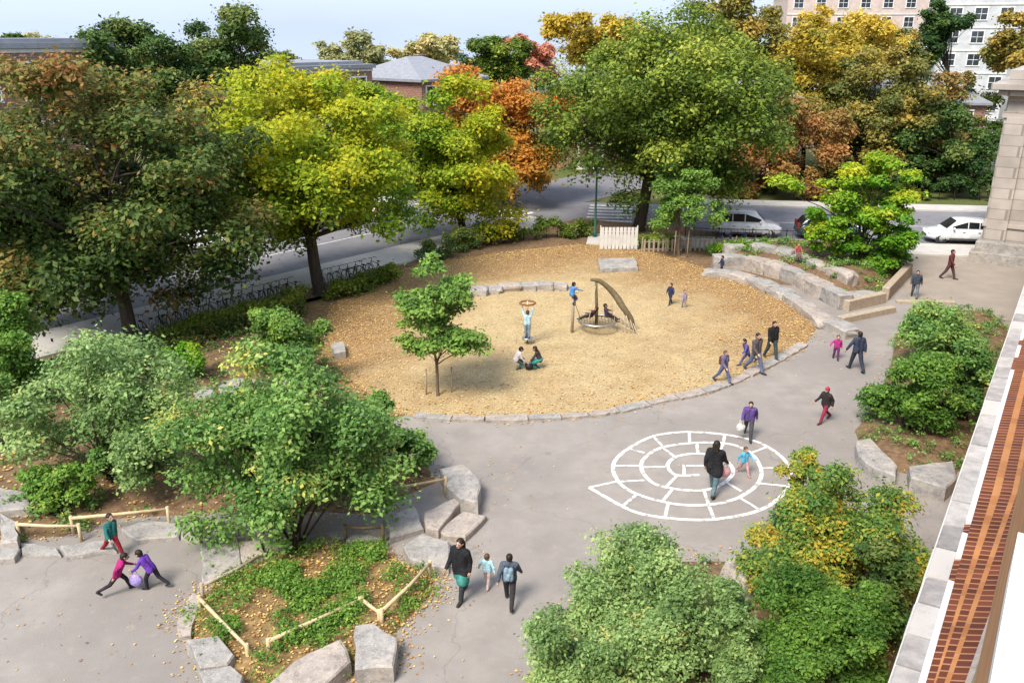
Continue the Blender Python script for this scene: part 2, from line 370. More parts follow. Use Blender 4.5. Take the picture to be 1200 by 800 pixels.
# streets
sheet('road', [Ls(-60, 1.5), Ls(140, 1.5), Ls(140, 10.5), Ls(-60, 10.5)], -.02, M['road'])
o = sheet('road', [Fs(-22, 0), Fs(160, 0), Fs(160, 12), Fs(-22, 12)], -.016, M['road'])
def kerbed(name, pts, wd, z=.1):
    bm = bmesh.new(); ribbon(bm, pts, wd, z, .2); return struct(obj(name, bm, M['walk']))
kerbed('sidewalk', [Ls(-60, -.25), Ls(-20, -.25), Ls(10, -.25), Ls(31, -.25)], 3.5)
kerbed('sidewalk', [Fs(-10.5, -1.55), Fs(0, -1.55), Fs(40, -1.55), Fs(120, -1.55)], 3.1)
kerbed('sidewalk', [Ls(-60, 11.6), Ls(0, 11.6), Ls(33, 11.6)], 2.2)
kerbed('sidewalk', [Fs(-4, 13.2), Fs(20, 13.2), Fs(120, 13.2)], 2.4)
# painted crossing and road lines
bm = bmesh.new()
for k in range(9):
    c = Fs(-9.3, 1.2 + k * 1.2)
    a, b_ = c - dF * 1.7, c + dF * 1.7
    ribbon(bm, [a, b_], .42, -.006)
for k in range(8):
    c = Ls(31.2 + .0 * k, 2.1 + k * 1.05); ribbon(bm, [c - dL * 1.5, c + dL * 1.5], .5, -.0065)
ribbon(bm, [Ls(-60, 6.0), Ls(27, 6.0)], .12, -.006)
ribbon(bm, [Fs(-5, 6.0), Fs(120, 6.0)], .12, -.007)
struct(obj('road_markings', bm, M['line']))

# wood chip circle
chip_px = [(384, 385), (388, 362), (412, 344), (470, 316), (560, 300), (625, 292), (690, 287), (770, 297), (830, 317), (900, 339), (952, 368), (948, 398), (905, 425), (840, 455), (770, 471), (700, 486), (620, 491), (545, 491), (478, 487), (440, 466), (396, 430)]
chip_poly = [(p.x, p.y) for p in cr([P(*q) for q in chip_px], 5, True)]
co = mound('woodchip_surface', chip_poly, .05, 1.2, M['chips'], .5, .012)
at = co.data.attributes.new('rim', 'FLOAT', 'POINT')
vals = []
for v in co.data.vertices:
    d = edge_dist(v.co, chip_poly); wgt = min(1, max(.12, (v.co.y - 30) / 14 + max(0, abs(v.co.x - 3.5) - 6) / 9))
    vals.append(max(0, 1 - d / 7.5) * wgt * 1.1 + (.12 if v.co.y > 46 else 0))
at.data.foreach_set('value', vals)

# planting beds
bedA_px = [(-120, 640), (0, 640), (70, 634), (142, 610), (222, 606), (330, 604), (436, 607), (470, 588), (520, 566), (508, 545), (470, 500), (432, 466), (392, 432), (380, 390), (345, 372), (250, 395), (150, 425), (40, 450), (-160, 490)]
bedA = [(P(*q).x, P(*q).y) for q in bedA_px]
mound('planting_bed', bedA, .32, 1.6, M['soil'], .5)
bedB_px = [(214, 748), (211, 720), (236, 690), (310, 650), (380, 634), (450, 634), (478, 657), (508, 668), (520, 690), (472, 744), (462, 776), (412, 800), (330, 818), (244, 806)]
bedB = [(P(*q).x, P(*q).y) for q in bedB_px]
mound('planting_bed', bedB, .22, .8, M['drysoil'], .25)
bedC_px = [(998, 505), (1010, 545), (1060, 556), (1118, 575), (1172, 480), (1200, 400), (1165, 365), (1090, 362), (1045, 392), (1036, 440)]
bedC = [(P(*q).x, P(*q).y) for q in bedC_px]
mound('planting_bed', bedC, .3, 1.0, M['soil'], .4)
bedD_px = [(590, 880), (615, 800), (650, 720), (720, 672), (800, 655), (870, 655), (930, 640), (1040, 640), (1090, 660), (1070, 740), (1030, 880)]
bedD = [(P(*q).x, P(*q).y) for q in bedD_px]
mound('planting_bed', bedD, .3, 1.0, M['soil'], .35)
bedE = [(p.x, p.y) for p in [P(838, 310), P(890, 322), P(940, 340), P(985, 358), P(1030, 345), P(1062, 318), P(1058, 296), P(1000, 290), P(930, 288), P(840, 290)]]
mound('planting_bed', bedE, .75, 1.6, M['soil'], .5)

# ------------------------------------------------------------------ the painted snail
def Z3(x, y): return P(670 + x / 4.138, 460 + y / 4.138)
snail = [(85, 460), (240, 548), (330, 585), (440, 605), (560, 615), (690, 614), (850, 588), (960, 545), (1045, 470), (1066, 400), (1035, 330), (970, 275), (880, 232), (740, 203), (560, 191), (400, 210), (270, 275), (203, 345), (222, 425), (300, 485), (440, 528), (560, 545), (690, 540), (800, 512), (890, 455), (920, 390), (890, 315), (830, 270), (740, 245), (600, 243), (440, 265), (355, 315), (338, 370), (390, 435), (490, 465), (600, 474), (690, 462), (760, 420), (782, 375), (740, 325), (620, 295), (510, 310), (465, 350), (490, 392), (545, 402), (620, 398)]
bm = bmesh.new()
ribbon(bm, cr([Z3(*q) for q in snail], 7), .13, .008)
divs = [((250, 547), (318, 492)), ((452, 604), (470, 530)), ((690, 612), (662, 540)), ((212, 355), (338, 355)), ((222, 432), (352, 425)), ((85, 460), (222, 430)), ((275, 272), (352, 292)), ((395, 212), (442, 262)), ((570, 194), (572, 244)), ((742, 205), (735, 246)), ((872, 292), (950, 262)), ((912, 365), (1058, 365)), ((912, 440), (1058, 455)), ((812, 508), (905, 565)), ((440, 527), (492, 463)), ((640, 472), (664, 542)), ((745, 432), (822, 478)), ((342, 362), (468, 360)), ((440, 265), (500, 312)), ((606, 245), (612, 296)), ((460, 455), (512, 400)), ((545, 350), (545, 400)), ((548, 355), (640, 355)), ((700, 315), (735, 248))]
for a, b_ in divs: ribbon(bm, [Z3(*a), Z3(*b_)], .1, .0115)
tag(obj('snail_marking', bm, M['line']), 'white painted snail spiral with dividing lines on the grey yard paving', 'ground marking')

# ================================================================== SCHOOL BUILDING (right) 
brick_dark = brickmat('dark_header_brick', (.1, .022, .01), (.2, .05, .02), (.42, .2, .085), .085, 2.0, True, .009, -.1, 0.0)
brick_orange = brickmat('orange_brick', (.42, .165, .05), (.5, .22, .075), (.42, .25, .13), .22, .075, True, .008)
brick_wall = brickmat('wall_brick', (.36, .12, .05), (.46, .18, .075), (.45, .32, .22), .22, .075, True, .01)
sch = thing('school_building', 'brick school wall with grey stone ledge at the right edge, ending in a stone pavilion', 'building')
def setback(u): return max(0.0, min(.25, (u - 5.0) * .063))
def extr(name, prof, u0, u1, m, parent, step=2.0, sb=None):
    """profile [(lat, z)...] run along the facade, with UVs in metres"""
    bm = bmesh.new(); uvl = bm.loops.layers.uv.new('UVMap')
    n = max(1, int((u1 - u0) / step)); us = [u0 + (u1 - u0) * i / n for i in range(n + 1)]
    if sb: us = sorted(set(us + [5.0, 6.0, 7.0, 8.0, 8.97])); n = len(us) - 1
    sb = sb or [0] * len(prof)
    acc = [0]
    for a, b_ in zip(prof, prof[1:]): acc.append(acc[-1] + math.hypot(b_[0] - a[0], b_[1] - a[1]))
    G = [[bm.verts.new(Bp(u, l + k * setback(u), z)) for (l, z), k in zip(prof, sb)] for u in us]
    for i in range(n):
        for k in range(len(prof) - 1):
            f = bm.faces.new((G[i][k], G[i][k + 1], G[i + 1][k + 1], G[i + 1][k]))
            for lp, uv in zip(f.loops, ((us[i], acc[k]), (us[i], acc[k + 1]), (us[i + 1], acc[k + 1]), (us[i + 1], acc[k]))): lp[uvl].uv = uv
    bmesh.ops.recalc_face_normals(bm, faces=bm.faces)
    return obj(name, bm, m, parent)
H_ = CAM_H
extr('lower_wall', [(-.30, -.1), (-.30, H_ - 4.84)], -14, 58, brick_wall, sch)
# stone ledge of separate blocks
rng = random.Random(5)
bm = bmesh.new(); u = -8.0; cl = bm.loops.layers.float_color.new('blk')
while u < 58:
    L = rng.uniform(.42, .56); nf = len(bm.faces)
    dz = rng.uniform(-.004, .004); dl = rng.uniform(-.006, .006)
    pts = []
    for uu in (u + .011, u + L - .011):
        for (l, z) in ((-.48 + dl, H_ - 4.86), (-.48 + dl, H_ - 4.53 + dz), (-.455 + dl, H_ - 4.5 + dz), (-.292, H_ - 4.49 + dz), (-.292, H_ - 4.86)):
            pts.append(bm.verts.new(Bp(uu, l, z)))
    for k in range(5): bm.faces.new((pts[k], pts[(k + 1) % 5], pts[5 + (k + 1) % 5], pts[5 + k]))
    bm.faces.new(pts[:5][::-1]); bm.faces.new(pts[5:])
    bm.faces.ensure_lookup_table(); g = rng.choice([.0, .15, .3, .45, .6, .8, 1.0])
    for f in bm.faces[nf:]:
        for lp in f.loops: lp[cl] = (g, g, g, 1)
    u += L
bmesh.ops.recalc_face_normals(bm, faces=bm.faces)
lm = bpy.data.materials.new('ledge_stone'); lm.use_nodes = True; nt = lm.node_tree; b = nt.nodes['Principled BSDF']; b.inputs['Roughness'].default_value = .9
a_ = nt.nodes.new('ShaderNodeAttribute'); a_.attribute_name = 'blk'; tc = nt.nodes.new('ShaderNodeTexCoord')
n_ = nt.nodes.new('ShaderNodeTexNoise'); n_.inputs['Scale'].default_value = 6; n_.inputs['Detail'].default_value = 10; n_.inputs['Roughness'].default_value = .7
nt.links.new(tc.outputs['Object'], n_.inputs['Vector'])
md = nt.nodes.new('ShaderNodeMath'); md.operation = 'MULTIPLY_ADD'; nt.links.new(a_.outputs['Fac'], md.inputs[0]); md.inputs[1].default_value = .45
m2 = nt.nodes.new('ShaderNodeMath'); m2.operation = 'MULTIPLY'; m2.inputs[1].default_value = .85; nt.links.new(n_.outputs[0], m2.inputs[0]); nt.links.new(m2.outputs[0], md.inputs[2])
r_ = ramp(nt, [(.2, (.13, .125, .125)), (.5, (.3, .28, .27)), (.8, (.52, .49, .46))]); nt.links.new(md.outputs[0], r_.inputs[0]); nt.links.new(r_.outputs[0], b.inputs['Base Color'])
bp = nt.nodes.new('ShaderNodeBump'); bp.inputs['Strength'].default_value = .5; bp.inputs['Distance'].default_value = .02; nt.links.new(n_.outputs[0], bp.inputs['Height']); nt.links.new(bp.outputs[0], b.inputs['Normal'])
obj('stone_ledge', bm, lm, sch)
bm = bmesh.new()                            # mortar bed showing as the light joints
def bxu(bm, u0, u1, l0, l1, z0, z1):
    c = (Bp(u0, l0, z0) + Bp(u1, l1, z1)) / 2
    box(bm, c, (u1 - u0, l1 - l0, z1 - z0), math.atan2(dB.y, dB.x))
bxu(bm, -8, 58, -.478, -.294, H_ - 4.85, H_ - 4.515)
obj('ledge_mortar', bm, M['offwhite'], sch)
for (u0, u1) in ((-6, 1.0), (1.6, 7.3), (7.75, 8.2), (8.45, 13.2), (13.9, 14.4), (14.8, 20), (20.6, 26), (27, 34), (35, 45), (46, 57)):
    bm = bmesh.new(); bxu(bm, u0, u1, -.288, -.236, H_ - 4.85, H_ - 4.44); obj('window_head', bm, M['white'], sch)
extr('brick_course', [(-.292, H_ - 4.60), (-.292, H_ - 4.49), (-.235, H_ - 4.47)], -8, 58, brick_dark, sch)
extr('brick_course', [(-.2355, H_ - 4.5), (-.2355, H_ - 4.36), (-.2, H_ - 4.34)], -8, 58, brick_dark, sch, 2.0, [0, 0, .28])
extr('orange_course', [(-.2, H_ - 4.36), (-.199, H_ - 4.33), (-.198, H_ - 4.325)], -8, 58, brick_orange, sch, 2.0, [.28, .28, .55])
extr('brick_course', [(-.198, H_ - 4.34), (-.198, H_ - 4.315), (-.155, H_ - 4.295)], -8, 58, brick_dark, sch, 2.0, [.55, .55, .76])
extr('orange_course', [(-.155, H_ - 4.30), (-.155, H_ - 4.27), (-.124, H_ - 4.262)], -8, 58, brick_orange, sch, 2.0, [.76, .76, .82])
extr('brick_course', [(-.124, H_ - 4.28), (-.124, H_ - 4.24), (-.041, H_ - 4.2)], -8, 58, brick_dark, sch, 2.0, [.82, .82, 1])
extr('stone_fillet', [(-.041, H_ - 4.21), (-.041, H_ - 4.16), (-.012, H_ - 4.14), (-.004, H_ - 4.14)], -8, 58, M['pinkstone'], sch, 2.0, [1, 1, 1, 1])
extr('recess_shade_strip', [(-.004, H_ - 4.15), (-.002, H_ - 4.12), (.044, H_ - 4.09)], -8, 58, mat('olive_recess_shade', (.2, .19, .12), 3, .7, 6), sch, 2.0, [1, 1, 1])  # shade of the dark recess, painted as an olive strip below the upper wall
extr('upper_wall', [(.044, H_ - 4.12), (.044, H_ - 1.1)], -8, 58, brick_orange, sch, 1.0, [1, 1])
extr('window_reveal', [(.0445, H_ - 1.1), (.0445, H_ - .55)], 1.96, 58, brick_orange, sch, 1.0, [1, 1])
bm = bmesh.new(); bxu(bm, -1.2, 1.95, .035, .6, H_ - 1.13, H_ - 1.02); obj('window_sill', bm, M['white'], sch)
bm = bmesh.new(); bxu(bm, 8.7, 10.4, .25, .5, H_ - 4.0, H_ - 2.6); obj('window_frame', bm, M['white'], sch)
# stone pavilion at the far end
U0 = 58.8; L0 = -4.25
pst = brickmat('pavilion_ashlar', (.34, .305, .275), (.43, .385, .345), (.24, .21, .185), 1.5, .62, False, .02, 0, .5, .9)
DZ = -.45
bm = bmesh.new()
def bxl(u0, u1, l0, l1, z0, z1): bxu(bm, u0, u1, l0, l1, z0, z1)
bxl(U0, U0 + 12, L0, 4, 0, 9.65); bxl(U0 - .25, U0 + 12, L0 - .2, 4, 0, 1.0); obj('pavilion_wall', bm, pst, sch)
bm = bmesh.new(); bxl(U0 - .55, U0 + 12, L0 - .5, 4, 9.65, 10.00); bxl(U0 - .9, U0 + 12, L0 - .9, 4, 10.00, 10.30); bxl(U0 - .3, U0 + 11, L0 - .1, 4, 10.30, 11.05); obj('cornice', bm, pst, sch)
bm = bmesh.new(); bxl(U0 - .12, U0 + 12, L0 - .12, 4, 8.4, 8.75); bxl(U0 - .1, U0 + 12, L0 - .1, 4, 2.0, 2.2); obj('string_course', bm, pst, sch)
bm = bmesh.new()
for l in (L0 + .5, L0 + 2.6):
    bxl(U0 - .22, U0 - .003, l - .35, l + .75, 1.002, 8.398)
obj('pilaster', bm, pst, sch)
bm = bmesh.new(); bxl(U0 - 1.6, U0 - .28, L0 - .4, 4, 0, .62); bxl(U0 - 1.0, U0 - .27, L0 - .2, 4, .62, 1.15); obj('plinth', bm, M['stone'], sch)

# ================================================================== HOUSES
brk = brickmat('house_brick', (.24, .1, .065), (.3, .14, .1), (.4, .32, .27), .4, .14, False, .012)
roofm = mat('grey_roof', (.25, .26, .29), 3, .8, 6, .3, 20); roofd = mat('slate_roof', (.14, .14, .16), 3, .8, 6, .3, 20)
pinkw = mat('pinkish_render', (.56, .45, .4), 1.2, .9, 6); greyw = mat('pale_grey_render', (.5, .51, .53), 1.2, .9, 6); whitew = mat('white_render', (.7, .69, .67), 1.2, .9, 6)
def house(name, label, cat, c, rot, W, D, Hh, st, nw, wm, rm, pitched=True, group=None, band=True):
    t = thing(name, label, cat, (c.x, c.y, terr(c.y) + .05), rot, group)
    bm = bmesh.new(); box(bm, (0, 0, Hh / 2 - .3), (W, D, Hh + .6)); wl = obj('wall', bm, wm, t)
    bm = bmesh.new()
    if pitched:
        e = .4; rh = min(W, D) * .22
        a = [(-W/2-e, -D/2-e, Hh), (W/2+e, -D/2-e, Hh), (W/2+e, D/2+e, Hh), (-W/2-e, D/2+e, Hh), (-W/2+D*.3, 0, Hh+rh), (W/2-D*.3, 0, Hh+rh)]
        v = [bm.verts.new(q) for q in a]; u_ = [bm.verts.new((q[0], q[1], q[2]-.22)) for q in a[:4]]
        for q in ((0,1,5,4), (2,3,4,5)): bm.faces.new([v[i] for i in q])
        bm.faces.new((v[1], v[2], v[5])); bm.faces.new((v[3], v[0], v[4])); bm.faces.new(u_[::-1])
        for i in range(4): bm.faces.new((u_[i], u_[(i+1)%4], v[(i+1)%4], v[i]))
    else:
        box(bm, (0, 0, Hh + .16), (W + .5, D + .5, .3)); box(bm, (0, 0, Hh + .4), (W * .9, D * .9, .3))
    rf = obj('roof', bm, rm, t)
    if pitched:
        bm = bmesh.new(); box(bm, (W * .2, D * .1, Hh + .9), (.7, .6, 1.8)); box(bm, (W * .2, D * .1, Hh + 1.85), (.85, .75, .1)); obj('chimney', bm, wm, rf)
    sh = Hh / st
    for k in range(st):
        for j in range(nw):
            for face in (-1, 1):
                x = (j + .5 - nw / 2) * W / nw; z = k * sh + sh * .55
                if k == 0 and j == nw // 2:
                    if face < 0:
                        bm = bmesh.new(); box(bm, (x, -D/2 - .02, 1.1), (1.1, .1, 2.2)); obj('door', bm, M['darkwood'], t)
                        bm = bmesh.new(); box(bm, (x, -D/2 - .9, 2.7), (2.8, 1.8, .2)); box(bm, (x-1.2, -D/2-1.6, 1.3), (.18, .18, 2.6)); box(bm, (x+1.2, -D/2-1.6, 1.3), (.18, .18, 2.6)); box(bm, (x, -D/2-.9, .15), (2.8, 1.8, .3)); obj('porch', bm, M['offwhite'], t)
                    continue
                if face > 0 and st < 5: continue
                bm = bmesh.new(); y = face * (D / 2 + .02); ww, wh = min(1.5, W / nw * .55), sh * .5
                box(bm, (x, y, z + wh/2 + .06), (ww + .24, .16, .12)); box(bm, (x, y, z - wh/2 - .06), (ww + .3, .2, .12))
                box(bm, (x - ww/2 - .06, y, z), (.12, .14, wh)); box(bm, (x + ww/2 + .06, y, z), (.12, .14, wh)); box(bm, (x, y, z), (ww, .09, .06)); box(bm, (x, y, z), (.05, .088, wh))
                wn = obj('window', bm, M['white'], t)
                bm = bmesh.new(); box(bm, (x, y, z), (ww, .05, wh)); obj('pane', bm, M['glass'], wn)
    if band:
        for k in range(1, st + 1):
            bm = bmesh.new(); box(bm, (0, -D/2 - .03, k * sh - .12), (W + .04, .14, .22)); obj('trim', bm, M['offwhite'], t)
    return t
aL = math.atan2(dL.y, dL.x)
row = [       (3.6, 9, 12.2, brk, False, 'flat roofed brick row house at the left edge, behind the reddish brown tree'),
          (25, 9, 10.4, brk, False, 'flat roofed red brick house showing over the yellow green crown at left of centre'),
       (39, 8, 9.3, brk, True, 'brick house with pale grey hipped roof seen left of the tall dark green tree')]
for (u, W, Hh, wm, pit, lab) in row:
    house('row_house', lab, 'house', Ls(u, 21.5), aL, W, 10, Hh, 3, 3, wm, roofm, pit, 'row houses along the left street')
aF = math.atan2(dF.y, dF.x)
for (u, W, Hh, wm, pit, lab, v) in [(2, 10, 7.6, whitew, True, 'white house behind the brown autumn tree, right of the big green tree', 30),
        (18, 11, 7.2, brk, True, 'brick house half hidden behind the tall autumn trees at right', 31),
        (34, 11, 11.5, whitew, False, 'white flat roofed house below the grey block at upper right', 32),
        (50, 11, 8, brk, True, 'brick house behind the stone pavilion at the right edge', 30),
        (-12, 11, 7.5, brk, True, 'brick house behind the big green tree at the corner', 36)]:
    house('house', lab, 'house', Fs(u, v), aF, W, 9, Hh, 2, 3, wm, roofm, pit, 'houses across the back street')
def mid(px, Y): d = PY(px, 40, Y); return Vector((d.x, d.y, 0))
house('apartment_block', 'pinkish apartment block rising over the autumn trees at upper right', 'building', mid(1010, 165), R(-6), 30, 14, 22, 7, 8, pinkw, roofm, False)
house('apartment_block', 'pale grey apartment block with many windows in the upper right corner', 'building', mid(1195, 130), R(-20), 22, 14, 21, 7, 7, greyw, roofm, False)

# ================================================================== VEGETATION
def leaf_mesh(name, cen, rad, n, size, tint0, seed, tint_fn=None, flat=.78, shell=.3, droop=.28, spread=.16, aspect=.6):
    """cen (k,3), rad (k,), leaves share out by rad^2; tint0 (k,) base tint of each clump"""
    if n > 3000 and size < .5: size *= 1.12; n = int(n * .98)
    rg = np.random.default_rng(seed)
    cen = np.asarray(cen, float); rad = np.asarray(rad, float); tint0 = np.asarray(tint0, float)
    pr = rad ** 2 / np.sum(rad ** 2); idx = rg.choice(len(cen), n, p=pr)
    d = rg.normal(size=(n, 3)); d /= np.linalg.norm(d, axis=1)[:, None]
    low = (d[:, 2] < -.2) & (rg.random(n) < .6); d[low, 2] *= -1
    rr = (shell + (1 - shell) * rg.random(n) ** .7) * (1 + .34 * np.abs(rg.normal(size=n)) * (rg.random(n) < .42))
    off = d * rr[:, None] * rad[idx][:, None]; off[:, 2] *= flat
    p = cen[idx] + off
    p += np.sin(p[:, [1, 2, 0]] * 3.1 + seed) * (.06 * rad[idx])[:, None]
    nr = d * .55 + np.array([0, 0, .75]) + rg.normal(size=(n, 3)) * .45; nr /= np.linalg.norm(nr, axis=1)[:, None]
    t = np.cross(nr, rg.normal(size=(n, 3))); t /= np.linalg.norm(t, axis=1)[:, None] + 1e-9
    b = np.cross(nr, t)
    s = size * (.45 + 1.0 * rg.random(n) ** 1.3)
    L = s[:, None] * t; Wd = (s * aspect)[:, None] * b
    fold = nr * (s * droop)[:, None]
    v = np.empty((n, 4, 3), np.float32)
    v[:, 0] = p - L * .5; v[:, 1] = p + Wd * .5 - fold * .5; v[:, 2] = p + L * .5 - fold; v[:, 3] = p - Wd * .5 - fold * .5
    tint = tint0[idx] + rg.normal(size=n) * spread
    if tint_fn is not None: tint = tint + tint_fn(p)
    tint = np.clip(tint, 0, 1).astype(np.float32)
    me = bpy.data.meshes.new(name)
    me.vertices.add(n * 4); me.vertices.foreach_set('co', v.reshape(-1))
    me.loops.add(n * 4); me.loops.foreach_set('vertex_index', np.arange(n * 4, dtype=np.int32))
    me.polygons.add(n); me.polygons.foreach_set('loop_start', np.arange(0, n * 4, 4, dtype=np.int32))
    try: me.polygons.foreach_set('loop_total', np.full(n, 4, dtype=np.int32))
    except Exception: pass
    me.update(calc_edges=True)
    a = me.attributes.new('tint', 'FLOAT', 'FACE'); a.data.foreach_set('value', tint)
    return me

def clumps(center, radii, n, seed, cr_=(.2, .34), bottom=-.55, hollow=.35, lobes=None):
    """leaf clumps gathered on a few uneven lobes, so that a crown has bays, gaps and a broken outline"""
    rg = random.Random(seed); out = []; R3 = Vector(radii); ce = Vector(center)
    m = (radii[0] + radii[1] + radii[2]) / 3
    nl = lobes or max(7, n // 5); L = []; tr_ = 0
    while len(L) < nl and tr_ < 4000:
        tr_ += 1
        d = Vector((rg.gauss(0, 1), rg.gauss(0, 1), rg.gauss(0, 1))).normalized()
        if d.z < bottom: continue
        q = rg.uniform(.5, .86) if len(L) > 2 else .25
        c = Vector((d.x * q, d.y * q, d.z * q))
        if any((c - o).length < .42 - .00008 * tr_ for o, _ in L): continue
        L.append((c, rg.uniform(.3, .46)))
    t_ = 0
    while len(out) < n and t_ < n * 60:
        t_ += 1
        c, lr = L[t_ % len(L)]
        d = Vector((rg.gauss(0, 1), rg.gauss(0, 1), rg.gauss(.25, 1))).normalized()
        q = c + d * lr * rg.uniform(.35, 1.0)
        r = m * rg.uniform(*cr_) * .72
        lim = 1.14 - .5 * r / m
        if q.length > lim: q = q.normalized() * lim * rg.uniform(.9, 1.0)
        if q.z < -.98: continue
        p = ce + Vector((q.x * R3.x, q.y * R3.y, q.z * R3.z))
        if any((p - o[0]).length < .5 * r for o in out): continue
        out.append((p, r))
    return out

def limb_pts(a, b, rg, n=5, sag=.12):
    a = Vector(a); b = Vector(b); L = (b - a).length; out = []
    j = Vector((rg.uniform(-1, 1), rg.uniform(-1, 1), rg.uniform(-.3, .6))) * L * .08
    for i in range(n + 1):
        t = i / n
        out.append(a.lerp(b, t) + Vector((0, 0, 1)) * (math.sin(math.pi * t) * sag * L * .5) + j * math.sin(math.pi * t * 1.5))
    return out

def tree(name, label, base, center, radii, n_cl, n_leaf, size, m, seed, cat='tree', trunk_r=.22, limbs=12, barkm=None, tint=(.45, .12), tint_fn=None,
         group=None, cr_=(.2, .34), bottom=-.55, fork=.45, flat=.72, hollow=.35, extra=None, low=None, lean=None, leaf_kw=None):
    rg = random.Random(seed * 7 + 1)
    base = Vector(base); center = Vector(center)
    t = thing(name, label, cat, base, 0, group)
    cl = clumps(center, radii, n_cl, seed, cr_, bottom, hollow)
    if extra: cl += [(Vector(c), r) for c, r in extra]
    # trunk and limbs
    bm = bmesh.new()
    ft = base.lerp(Vector((center.x, center.y, center.z)), 0); top = center + Vector((0, 0, radii[2] * .45))
    hfork = base.z + (center.z - radii[2] * .75 - base.z) * 1.0 if low is None else base.z + low
    hfork = max(base.z + .5 * trunk_r, hfork)
    fx = base.lerp(center, .35); fk = Vector((fx.x, fx.y, hfork)) if lean is None else base + Vector(lean)
    tp = [base - Vector((0, 0, .15)), base.lerp(fk, .08), base.lerp(fk, .55) + Vector((rg.uniform(-.05, .05), rg.uniform(-.05, .05), 0)), fk, fk.lerp(top, .4) + Vector((rg.uniform(-.2, .2), rg.uniform(-.2, .2), 0)), top]
    tube(bm, [p - base for p in cr(tp, 3)], [trunk_r * q for q in np.interp(np.linspace(0, 5, 16), [0, 1, 2, 3, 4, 5], [1.5, 1.08, .95, .88, .5, .12])], 9)
    spine = cr(tp[3:], 4)
    srt = sorted(cl, key=lambda q: -q[1])
    for i, (c, r) in enumerate(srt[:limbs * 3]):
        big = i < limbs
        s = spine[min(len(spine) - 1, int(rg.random() ** 1.3 * len(spine) * .75))]
        if c.z < s.z: s = spine[0]
        pts = limb_pts(s, c, rg)
        r0 = trunk_r * (.42 if big else .2)
        tube(bm, [p - base for p in pts], [r0 * (1 - .8 * k / 5) for k in range(6)], 5)
    tr = obj('trunk', bm, barkm or M['bark'], t)
    tn = [min(1, max(0, rg.gauss(*tint))) for _ in cl]
    cn = np.array([[c.x - base.x, c.y - base.y, c.z - base.z] for c, r in cl]); ra = np.array([r for c, r in cl])
    fn = None
    if tint_fn: fn = lambda p: tint_fn((p[:, 0] + base.x - center.x) / radii[0], (p[:, 1] + base.y - center.y) / radii[1], (p[:, 2] + base.z - center.z) / radii[2])
    me = leaf_mesh('crown', cn, ra, n_leaf, size, tn, seed, fn, flat, **(leaf_kw or {}))
    obj('crown', me, m, t)
    return t

LM = {}
LM['maple_dark'] = leafmat('dark_maple_leaves', [(0, (.018, .036, .008)), (.3, (.044, .075, .013)), (.55, (.1, .115, .024)), (.75, (.2, .13, .04)), (1, (.3, .095, .03))])
LM['yellowgreen'] = leafmat('yellow_green_leaves', [(0, (.06, .12, .01)), (.3, (.18, .25, .018)), (.6, (.38, .39, .022)), (1, (.58, .48, .025))], .45)
LM['orange'] = leafmat('orange_leaves', [(0, (.09, .1, .02)), (.3, (.27, .16, .025)), (.6, (.44, .2, .03)), (1, (.52, .22, .045))], .38)
LM['green'] = leafmat('green_leaves', [(0, (.03, .055, .008)), (.4, (.075, .115, .014)), (.7, (.14, .18, .022)), (1, (.26, .27, .045))])
LM['fresh'] = leafmat('fresh_green_leaves', [(0, (.04, .085, .018)), (.4, (.09, .165, .03)), (.7, (.15, .235, .045)), (1, (.26, .38, .06))], .36)
LM['lime'] = leafmat('lime_leaves', [(0, (.04, .12, .01)), (.4, (.1, .22, .015)), (.7, (.24, .34, .02)), (1, (.45, .46, .03))], .38)
LM['rust'] = leafmat('rust_brown_leaves', [(0, (.06, .07, .018)), (.35, (.17, .12, .03)), (.65, (.3, .15, .045)), (1, (.42, .2, .07))])
LM['olive'] = leafmat('olive_gold_leaves', [(0, (.04, .06, .015)), (.35, (.1, .11, .026)), (.65, (.2, .155, .035)), (1, (.42, .28, .05))])
LM['gold'] = leafmat('golden_leaves', [(0, (.16, .16, .025)), (.4, (.38, .28, .03)), (.7, (.55, .38, .04)), (1, (.62, .5, .12))], .38)
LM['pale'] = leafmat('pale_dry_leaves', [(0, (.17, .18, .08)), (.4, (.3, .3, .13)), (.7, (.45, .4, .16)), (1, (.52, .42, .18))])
LM['pinkred'] = leafmat('pinkish_red_leaves', [(0, (.25, .1, .05)), (.4, (.45, .17, .1)), (.7, (.56, .25, .16)), (1, (.6, .34, .24))], .38)
LM['dark'] = leafmat('dark_green_leaves', [(0, (.012, .03, .01)), (.4, (.03, .065, .015)), (.7, (.06, .1, .02)), (1, (.14, .15, .04))])
LM['shrub'] = leafmat('shrub_leaves', [(0, (.03, .075, .018)), (.4, (.075, .15, .032)), (.7, (.14, .23, .055)), (.88, (.24, .31, .09)), (1, (.5, .46, .1))], .3, .45)
LM['palegreen'] = leafmat('pale_shrub_leaves', [(0, (.06, .105, .03)), (.4, (.12, .19, .06)), (.7, (.21, .29, .1)), (.9, (.35, .38, .15)), (1, (.5, .38, .1))], .3, .45)
LM['brightgreen'] = leafmat('bright_shrub_leaves', [(0, (.03, .075, .012)), (.4, (.065, .135, .02)), (.7, (.12, .205, .032)), (1, (.26, .37, .06))], .35)
LM['autumn'] = leafmat('mixed_autumn_leaves', [(0, (.03, .08, .02)), (.35, (.1, .17, .03)), (.6, (.25, .24, .035)), (.8, (.48, .3, .03)), (1, (.58, .3, .05))], .35)

